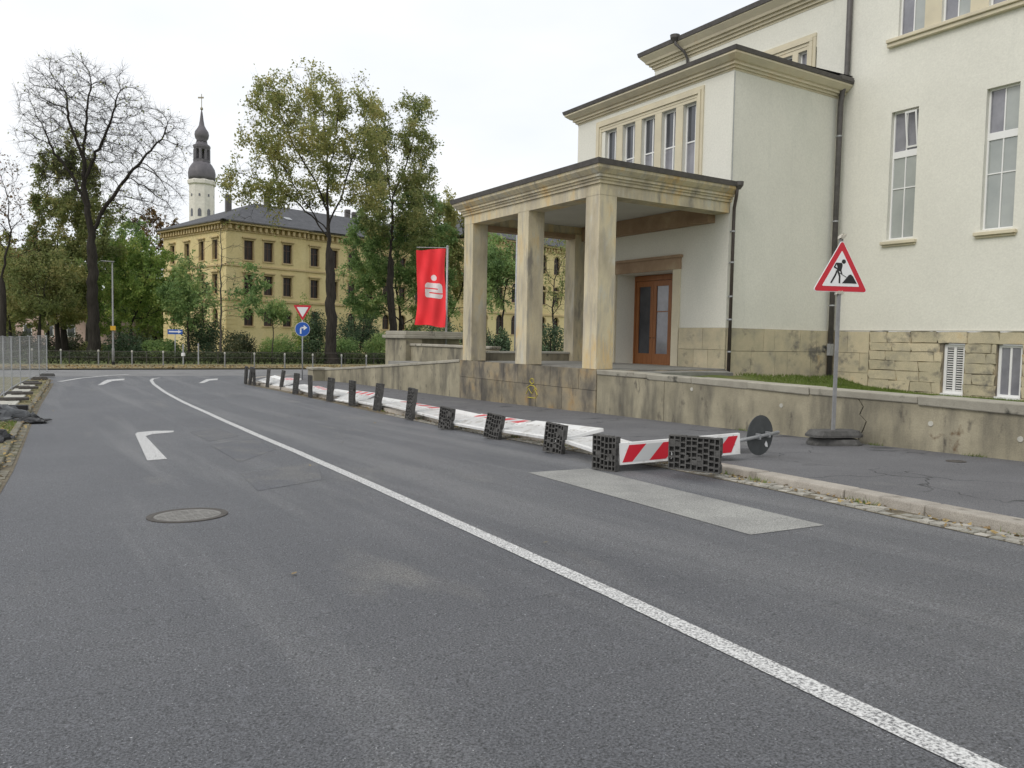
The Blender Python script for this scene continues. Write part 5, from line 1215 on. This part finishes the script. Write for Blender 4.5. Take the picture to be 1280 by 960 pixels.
def tree(name, label, px, dep, ells, bole, tr, natt=900, twigs=4, tl=.9, limbs=None, thr=-.15, nleaf=8000, lsize=.12, lm='lf_olive', lmask=None, step=.55, kill=.9, seed=1, bark='bark', lean=0, clus=.45, rtip=.012, zb=None, group=None, trop=.02, tw=.008):
    g = np.random.default_rng(seed); b = np.array(far_ground(px, dep)) if zb is None else np.array(far_ground(px, dep, zb))
    root = thing(name, label, 'tree', tuple(b), 0, group)
    W = lambda q: b+np.outer(q[:, 0], RH)+np.outer(q[:, 1], FH)+np.outer(q[:, 2], Z_)
    att = ell_points(ells, natt, g); k = max(3, int(bole/step))
    ph = g.uniform(0, 6); tk = np.array([[lean*(i/k)**1.3*bole+.05*math.sin(i*.6+ph), .05*math.cos(i*.5+ph), bole*i/k] for i in range(k+1)])
    tp = [-1]+list(range(k))
    if limbs:
        tk, tp = [], []
        def near(q): return int(np.argmin([np.linalg.norm(np.array(e_)-q) for e_ in tk]))
        for li, pl_ in enumerate(limbs):
            q3 = [np.array(sc(px, x, y, 1, 1, dep)[:3])+np.array((0, (g.uniform(-1, 1)*.25*dd_*step if li else 0), 0)) for dd_, (x, y) in enumerate(pl_)]
            if li == 0: q3[0][2] = 0; last = -1
            else: last = near(q3[0]); q3[0] = np.array(tk[last])
            for a_, b_ in zip(q3[:-1], q3[1:]):
                m_ = max(1, int(np.linalg.norm(b_-a_)/step))
                for i_ in range((0 if (li == 0 and last == -1) else 1), m_+1):
                    tk.append(a_+(b_-a_)*i_/m_+(g.normal(0, .05, 3)*(i_ > 0))); tp.append(last); last = len(tk)-1
        tk = np.array(tk); k = sum(1 for q in tk[:200] if q[2] < bole)-1
    P, par = grow(att, tk, step, step*7, kill, g, trop=trop, tp=tp)
    n = len(P); kids = [[] for _ in range(n)]
    for i in range(1, n): kids[par[i]].append(i)
    tips = [i for i in range(n) if not kids[i]]; nt_ = max(2, len(tips)); ex = max(2.05, math.log(nt_)/math.log(tr/rtip))
    rad = np.zeros(n)
    for i in range(n-1, -1, -1): rad[i] = rtip if not kids[i] else sum(rad[c]**ex for c in kids[i])**(1/ex)
    for i in range(k+1): rad[i] = max(rad[i], tr*(1+.55*math.exp(-P[i][2]/.5)-.25*P[i][2]/bole)) if P[i][2] < bole and (not limbs or i < len(tk) and abs(P[i][0]) < 1.2) else rad[i]
    Wp = W(P); mb = MB(); stack = [(None, 0)]
    while stack:
        p0, i = stack.pop(); ch = [] if p0 is None else [p0]; rs = [] if p0 is None else [min(rad[p0], rad[i]*1.25)]
        while True:
            ch.append(i); rs.append(rad[i])
            if not kids[i]: break
            cs = sorted(kids[i], key=lambda c: -rad[c]); stack += [(i, c) for c in cs[1:]]; i = cs[0]
        if len(ch) > 1: mb.tube([Wp[c] for c in ch], [float(q) for q in rs], 9 if rs[0] > .15 else 5 if rs[0] > .04 else 3, False)
    mb.build('trunk', M[bark], root, True)
    # twigs from the outer nodes
    fine = np.array([i for i in range(k+1, n) if rad[i] < rtip*3.2]); 
    if len(fine) == 0: fine = np.array(tips)
    src = np.repeat(fine, twigs); A = P[src]; dv = P[src]-P[np.maximum(par[src], 0)]; dv /= np.linalg.norm(dv, axis=1)[:, None]+1e-9
    dv = dv*.7+g.normal(0, .55, dv.shape)+np.array((0, 0, .15)); dv /= np.linalg.norm(dv, axis=1)[:, None]; L = g.uniform(.45, 1.2, len(A))[:, None]*tl
    B = A+dv*L*.5; Cc = B+(dv+g.normal(0, .3, dv.shape))*L*.5
    V, Fq = twig_mesh(W(A), W(B), W(Cc), np.full(len(A), tw)); link('twigs', np_mesh('twigs', V, Fq), M[bark], root)['kind'] = 'stuff'
    if nleaf:
        s_ = g.integers(0, len(A), nleaf*4); f = g.uniform(0, 1, (nleaf*4, 1)); Q = A[s_]+(Cc[s_]-A[s_])*f+g.normal(0, clus*.35, (nleaf*4, 3))
        # clumping: keep leaves where a coarse wave field is high
        q = Q*1.15; cl = np.sin(q[:, 0]*1.3+seed)+np.sin(q[:, 1]*1.7+2*seed)+np.sin(q[:, 2]*1.5+.7*seed)+g.normal(0, .8, len(Q)); keep = cl > thr
        if lmask is not None: keep &= g.uniform(0, 1, len(Q)) < lmask(Q)
        Q = Q[keep][:nleaf]; V, Fq = leaves(W(Q), lsize, g, .3); o = link('crown', np_mesh('crown', V, Fq), M[lm], root); o['kind'] = 'stuff'
    return root
def sc(px, cx, cy, rx, ry, dep, rd=None):      # crown ellipsoid from a place in the photograph at the tree's distance
    s = dep/F; hz = 411+(cx-18)*.0189; z = 1.6+(hz-cy)*s-ZF; return ((cx-px)*s, 0, z, rx*s, (rd or rx*s), ry*s)
tree('linden_tree', 'tall nearly bare tree with forked dark trunk behind the lamp mast', 118, 66,
     [sc(118, 96, 165, 62, 92, 66, 4.5), sc(118, 150, 160, 38, 72, 66, 3.5), sc(118, 200, 185, 36, 52, 66, 3), sc(118, 180, 250, 50, 40, 66, 3)], 9.8, .50, natt=3600, twigs=5, tl=.9, nleaf=9000, lsize=.10, seed=3, kill=.6, step=.42, trop=.16,
     limbs=[[(118, 455), (117, 360), (116, 290), (108, 235), (107, 190), (113, 140), (118, 105)], [(116, 292), (132, 262), (150, 236), (178, 206), (203, 178), (212, 150)], [(112, 262), (95, 225), (70, 190), (58, 165)], [(108, 235), (120, 200), (140, 160), (150, 125)], [(107, 200), (92, 165), (85, 120)]],
     lmask=lambda Q: np.clip((14-Q[:, 2])/8, 0, 1)*(Q[:, 0] < 1)+.03, tw=.009, rtip=.014)
tree('conifer_like_tree', 'dull green tree standing behind the bare forked tree', 80, 72, [sc(80, 92, 250, 42, 85, 72), sc(80, 70, 320, 34, 60, 72), sc(80, 125, 300, 30, 60, 72)], 6, .3, natt=1000, nleaf=30000, lsize=.125, lm='lf_olive', seed=5)
tree('bare_tree', 'bare branching tree rising over the construction fence', 4, 62, [sc(4, 0, 255, 45, 62, 62), sc(4, 35, 290, 26, 40, 62, 2)], 6.5, .28, natt=900, twigs=4, nleaf=700, lsize=.1, lm='lf_brown', seed=8)
tree('yellow_leaf_tree', 'yellowing tree at the edge behind the construction fence', 14, 68, [sc(14, 12, 365, 28, 60, 68, 2.5)], 3, .15, natt=350, nleaf=4500, lsize=.12, lm='lf_yel', seed=9)
tree('small_olive_tree', 'small olive-leaved tree with thin dark trunk over the hedge', 50, 66, [sc(50, 52, 355, 42, 48, 66, 3)], 3.2, .17, natt=600, nleaf=9000, lsize=.12, lm='lf_olive', seed=10)
tree('small_olive_tree', 'leaning olive-leaved tree between bare linden and fence', 72, 70, [sc(72, 82, 370, 34, 45, 70, 2.5)], 3.5, .24, natt=500, nleaf=8000, lsize=.12, lm='lf_yel', seed=12)
tree('maple_tree', 'bright green broad tree behind the lamp mast', 165, 76, [sc(165, 170, 345, 50, 52, 76, 4), sc(165, 205, 370, 45, 40, 76, 3.5), sc(165, 140, 380, 30, 45, 76, 3)], 2.6, .2, natt=1100, nleaf=24000, lsize=.13, lm='lf_bright', seed=14)
tree('maple_tree', 'pale green leafy tree in front of the yellow building corner', 236, 70, [sc(236, 236, 372, 34, 45, 70, 2.5)], 2.6, .12, natt=450, nleaf=7500, lsize=.12, lm='lf_green', seed=15)
tree('thin_street_tree', 'slim half-bare young tree before the yellow building', 277, 62.5, [sc(277, 277, 345, 40, 70, 62.5, 2.3), sc(277, 300, 360, 32, 38, 62.5, 2)], 4.2, .095, natt=330, twigs=2, tl=.7, nleaf=2300, lsize=.125, lm='lf_green', seed=16, step=.5, kill=.8, limbs=[[(277, 455), (276, 400), (277, 340), (277, 285)]], bark='barkgrey', lmask=lambda Q: np.clip((Q[:, 0]-.2)/1.2, .06, 1)*(Q[:, 2] < 8))
tree('sapling', 'small round-headed sapling before the yellow facade', 341, 68, [sc(341, 341, 392, 18, 20, 68, 1.2)], 2.3, .06, natt=130, twigs=3, tl=.5, nleaf=2400, lsize=.10, lm='lf_green', seed=18, step=.3, kill=.5, bark='barkgrey')
tree('oak_tree', 'big spreading tree with sparse yellow-green leaves before the yellow building', 415, 66, [sc(415, 385, 178, 88, 90, 66, 5.5), sc(415, 328, 236, 48, 46, 66, 3.8), sc(415, 440, 180, 44, 80, 66, 4.2), sc(415, 452, 240, 34, 46, 66, 3.2)], 9.5, .48, natt=1900, twigs=4, tl=.8, nleaf=30000, lsize=.115, thr=.2, lm='lf_yel', seed=21, clus=.6,
     limbs=[[(415, 456), (413, 380), (411, 300), (408, 240), (407, 190), (402, 145)], [(411, 300), (388, 270), (358, 245), (328, 228), (308, 222)], [(409, 262), (392, 225), (368, 190), (350, 150)], [(411, 285), (424, 250), (438, 205), (452, 165), (462, 130)], [(411, 292), (380, 255), (350, 205)], [(408, 220), (418, 175), (424, 130)]])
tree('tall_tree', 'tall dark-trunked tree with upright crown beside the flag', 487, 75, [sc(487, 515, 188, 32, 72, 75, 3.2), sc(487, 478, 205, 34, 72, 75, 3.2), sc(487, 502, 262, 52, 58, 75, 4)], 10, .40, natt=1200, twigs=4, tl=.8, nleaf=24000, lsize=.12, thr=.0, lm='lf_olive', seed=23, clus=.6,
     limbs=[[(493, 456), (490, 400), (486, 350), (488, 290), (489, 240)], [(489, 250), (503, 215), (514, 180), (516, 135)], [(488, 262), (482, 215), (479, 165)]])
tree('leafy_tree', 'dense green low-branched tree behind the tall trunk by the flag', 500, 80, [sc(500, 468, 325, 44, 72, 80, 4), sc(500, 520, 312, 48, 78, 80, 4), sc(500, 460, 375, 34, 34, 80, 3), sc(500, 530, 375, 40, 40, 80, 3)], 4, .25, natt=1700, nleaf=42000, lsize=.13, lm='lf_green', seed=25)
tree('leafy_tree', 'yellow-green tree between the flag and the portico', 560, 84, [sc(560, 558, 312, 38, 70, 84, 3.5), sc(560, 590, 330, 32, 62, 84, 3.5)], 4, .22, natt=1000, nleaf=26000, lsize=.13, lm='lf_yel', seed=27)
tree('leafy_tree', 'green rounded tree seen between the portico columns', 628, 56, [sc(628, 626, 345, 34, 46, 56, 2.4)], 2.8, .12, natt=550, nleaf=15000, lsize=.10, lm='lf_green', seed=29, kill=.7)
tree('bare_tree', 'upright nearly bare tree seen between the inner portico columns', 692, 62, [sc(692, 690, 340, 40, 62, 62, 2.2), sc(692, 720, 300, 26, 50, 62, 2)], 2.2, .14, natt=600, twigs=3, tl=.7, nleaf=2600, lsize=.1, lm='lf_olive', seed=31)
tree('distant_tree', 'distant tree beyond the park by the church tower', 195, 130, [sc(195, 195, 300, 34, 40, 130)], 6, .25, natt=500, twigs=3, tl=1.2, nleaf=3500, lsize=.2, lm='lf_brown', seed=33, step=.8, kill=1.4)
tree('distant_tree', 'distant tree far behind the construction fence', 30, 140, [sc(30, 30, 355, 45, 45, 140)], 5, .3, natt=500, twigs=3, tl=1.2, nleaf=7000, lsize=.22, lm='lf_brown', seed=35, step=.8, kill=1.4)
tree('distant_tree', 'distant green tree deep in the park behind the maple', 110, 120, [sc(110, 125, 350, 60, 55, 120)], 4, .3, natt=600, twigs=3, tl=1.2, nleaf=12000, lsize=.22, lm='lf_olive', seed=37, step=.8, kill=1.4)
# --- shrubs
def shrub(label, px, cy, rx, ry, dep, lm, n, seed, name='shrub'):
    g = np.random.default_rng(seed); b = np.array(far_ground(px, dep)); s = dep/F; top = (411+(px-18)*.0189-(cy-ry))*s+1.6-ZF; top = max(top, .8); rw_ = rx*s
    root = thing(name, label, 'shrub', tuple(b))
    mb = MB()
    for i in range(9):
        a = g.uniform(0, 6.28); e = b+np.array((math.cos(a)*rw_*.6, math.sin(a)*rw_*.6, top*g.uniform(.5, .85))); mb.tube([b+np.array((0, 0, -.1)), b*.5+e*.5+np.array((0, 0, .15)), e], [.05, .035, .012], 5, False)
    mb.build('stems', M['bark'], root)
    nc = 26; d = g.normal(size=(nc, 3)); d /= np.linalg.norm(d, axis=1)[:, None]; d[:, 2] = np.abs(d[:, 2]); cen = d*g.uniform(.45, .95, (nc, 1))*np.array((rw_*.85, rw_*.85, top*.80))+np.array((0, 0, top*.08))
    k = g.integers(0, nc, n); q = g.normal(size=(n, 3)); q /= np.linalg.norm(q, axis=1)[:, None]; q = q*(g.uniform(.2, 1, (n, 1))**.5)*np.array((rw_*.36, rw_*.36, top*.22))*g.uniform(.8, 1.15, (n, 1))+cen[k]
    q = q[q[:, 2] > .02]; V, Fq = leaves(q+b, .085, g); link('foliage', np_mesh('foliage', V, Fq), M[lm], root)['kind'] = 'stuff'
for a_ in [('deep green tree at the back of the park left of the linden', 60, 105, [sc(60, 55, 360, 55, 55, 105)], 'lf_olive', 41), ('tall back-park tree filling behind the lamp mast', 150, 110, [sc(150, 150, 335, 55, 70, 110)], 'lf_green', 43), ('bushy back-park tree left of the yellow building', 205, 115, [sc(205, 200, 370, 42, 55, 115)], 'lf_bright', 45), ('back-park tree at the frame edge beyond the fence', -10, 100, [sc(-10, -5, 350, 45, 65, 100)], 'lf_yel', 47)]:
    tree('park_tree', a_[0], a_[1], a_[2], a_[3], 3, .22, natt=700, twigs=3, tl=1.1, nleaf=17000, lsize=.19, lm=a_[4], seed=a_[5], step=.7, kill=1.2)
SH = [(255, 412, 24, 22, 72, 'lf_dark', 7000, 'dark evergreen shrub left of the slim street tree'), (300, 426, 30, 14, 70, 'lf_hedge', 5000, 'low brownish shrub below the yellow building corner'), (350, 424, 30, 14, 72, 'lf_green', 5000, 'low green shrub below the sapling'),
      (398, 414, 24, 22, 74, 'lf_dark', 7000, 'dark evergreen shrub behind the give way sign'), (448, 412, 34, 26, 76, 'lf_dark', 9000, 'large dark evergreen shrub beside the tall trunk'), (430, 430, 24, 12, 70, 'lf_green', 4000, 'low mid-green shrub right of the big spreading tree'), (474, 430, 20, 14, 70, 'lf_green', 4000, 'small leafy shrub beside the terrace pillar'),
      (165, 426, 34, 14, 70, 'lf_dark', 6000, 'dark low shrub right of the lamp mast'), (205, 430, 26, 11, 69, 'lf_green', 4500, 'low shrub behind the one way sign'), (120, 432, 30, 10, 75, 'lf_olive', 4000, 'olive shrub at the foot of the forked tree'), (80, 430, 28, 14, 74, 'lf_hedge', 4000, 'dull shrub beneath the leaning olive tree'), (20, 428, 34, 16, 72, 'lf_hedge', 4500, 'brown-green shrub behind the fence panels'),
      (540, 416, 34, 20, 66, 'lf_dark', 7000, 'dark evergreen shrub behind the banner flag'), (590, 420, 30, 18, 62, 'lf_dark', 6000, 'dark shrub left of the first portico column'), (622, 424, 22, 20, 50, 'lf_dark', 6000, 'dark shrub below the rounded tree behind the portico'), (690, 426, 26, 18, 56, 'lf_dark', 5000, 'dark shrub below the bare tree behind the portico'), (380, 400, 14, 26, 80, 'lf_bright', 3500, 'yellow-green upright shrub at the yellow wall')]
for i, (px, cy, rx, ry, dep, lm_, n, lab) in enumerate(SH): shrub(lab, px, cy, rx*1.15, ry*1.3, dep, lm_, n, 100+i)
# --- the far greenery of the park, one mass
g = np.random.default_rng(55); n = 42000; cp_ = g.uniform(-160, 560, n); dd_ = g.uniform(128, 150, n); hh_ = g.uniform(0, 1, n)**.8*(7.5+2.5*np.sin(cp_*.05)+1.5*np.sin(cp_*.13+1)); 
Pq = np.array([at_depth(c_, 440, d_) for c_, d_ in zip(cp_, dd_)]); Pq[:, 2] = ZF+hh_; V, Fq = leaves(Pq, .42, g); o = link('far_greenery', np_mesh('far_greenery', V, Fq), M['lf_olive']); tag(o, 'far mass of park trees closing the view between the trunks', 'trees', kind='stuff')
# --- clipped hedge along the park
hd = thing('hedge', 'long dark clipped hedge along the park across the street', 'hedge', tn(65.5, 6))
n0, n1 = -16, 42
g = np.random.default_rng(77); n = 34000; tt = g.uniform(64.9, 66.3, n); nn = g.uniform(n0, n1, n); zz = g.uniform(0, 1, n)**.7*(.93+.06*np.sin(nn*1.7)+.04*np.sin(nn*4.1))
Pq = np.outer(tt, D)+np.outer(nn, N)+np.outer(zz+ZF, Z_); Pq += g.normal(0, .04, Pq.shape); V, Fq = leaves(Pq, .065, g); link('foliage', np_mesh('foliage', V, Fq), M['lf_hedge'], hd)['kind'] = 'stuff'
mb = MB()
for i in range(int((n1-n0)/.6)):
    q = D*65.6+N*(n0+i*.6+random.uniform(-.1, .1))+np.array((0, 0, ZF-.1))
    for _ in range(3): mb.tube([q, q+np.array((random.uniform(-.3, .3), random.uniform(-.4, .4), .85))], [.03, .012], 4, False)
mb.build('stems', M['bark'], hd)['kind'] = 'stuff'
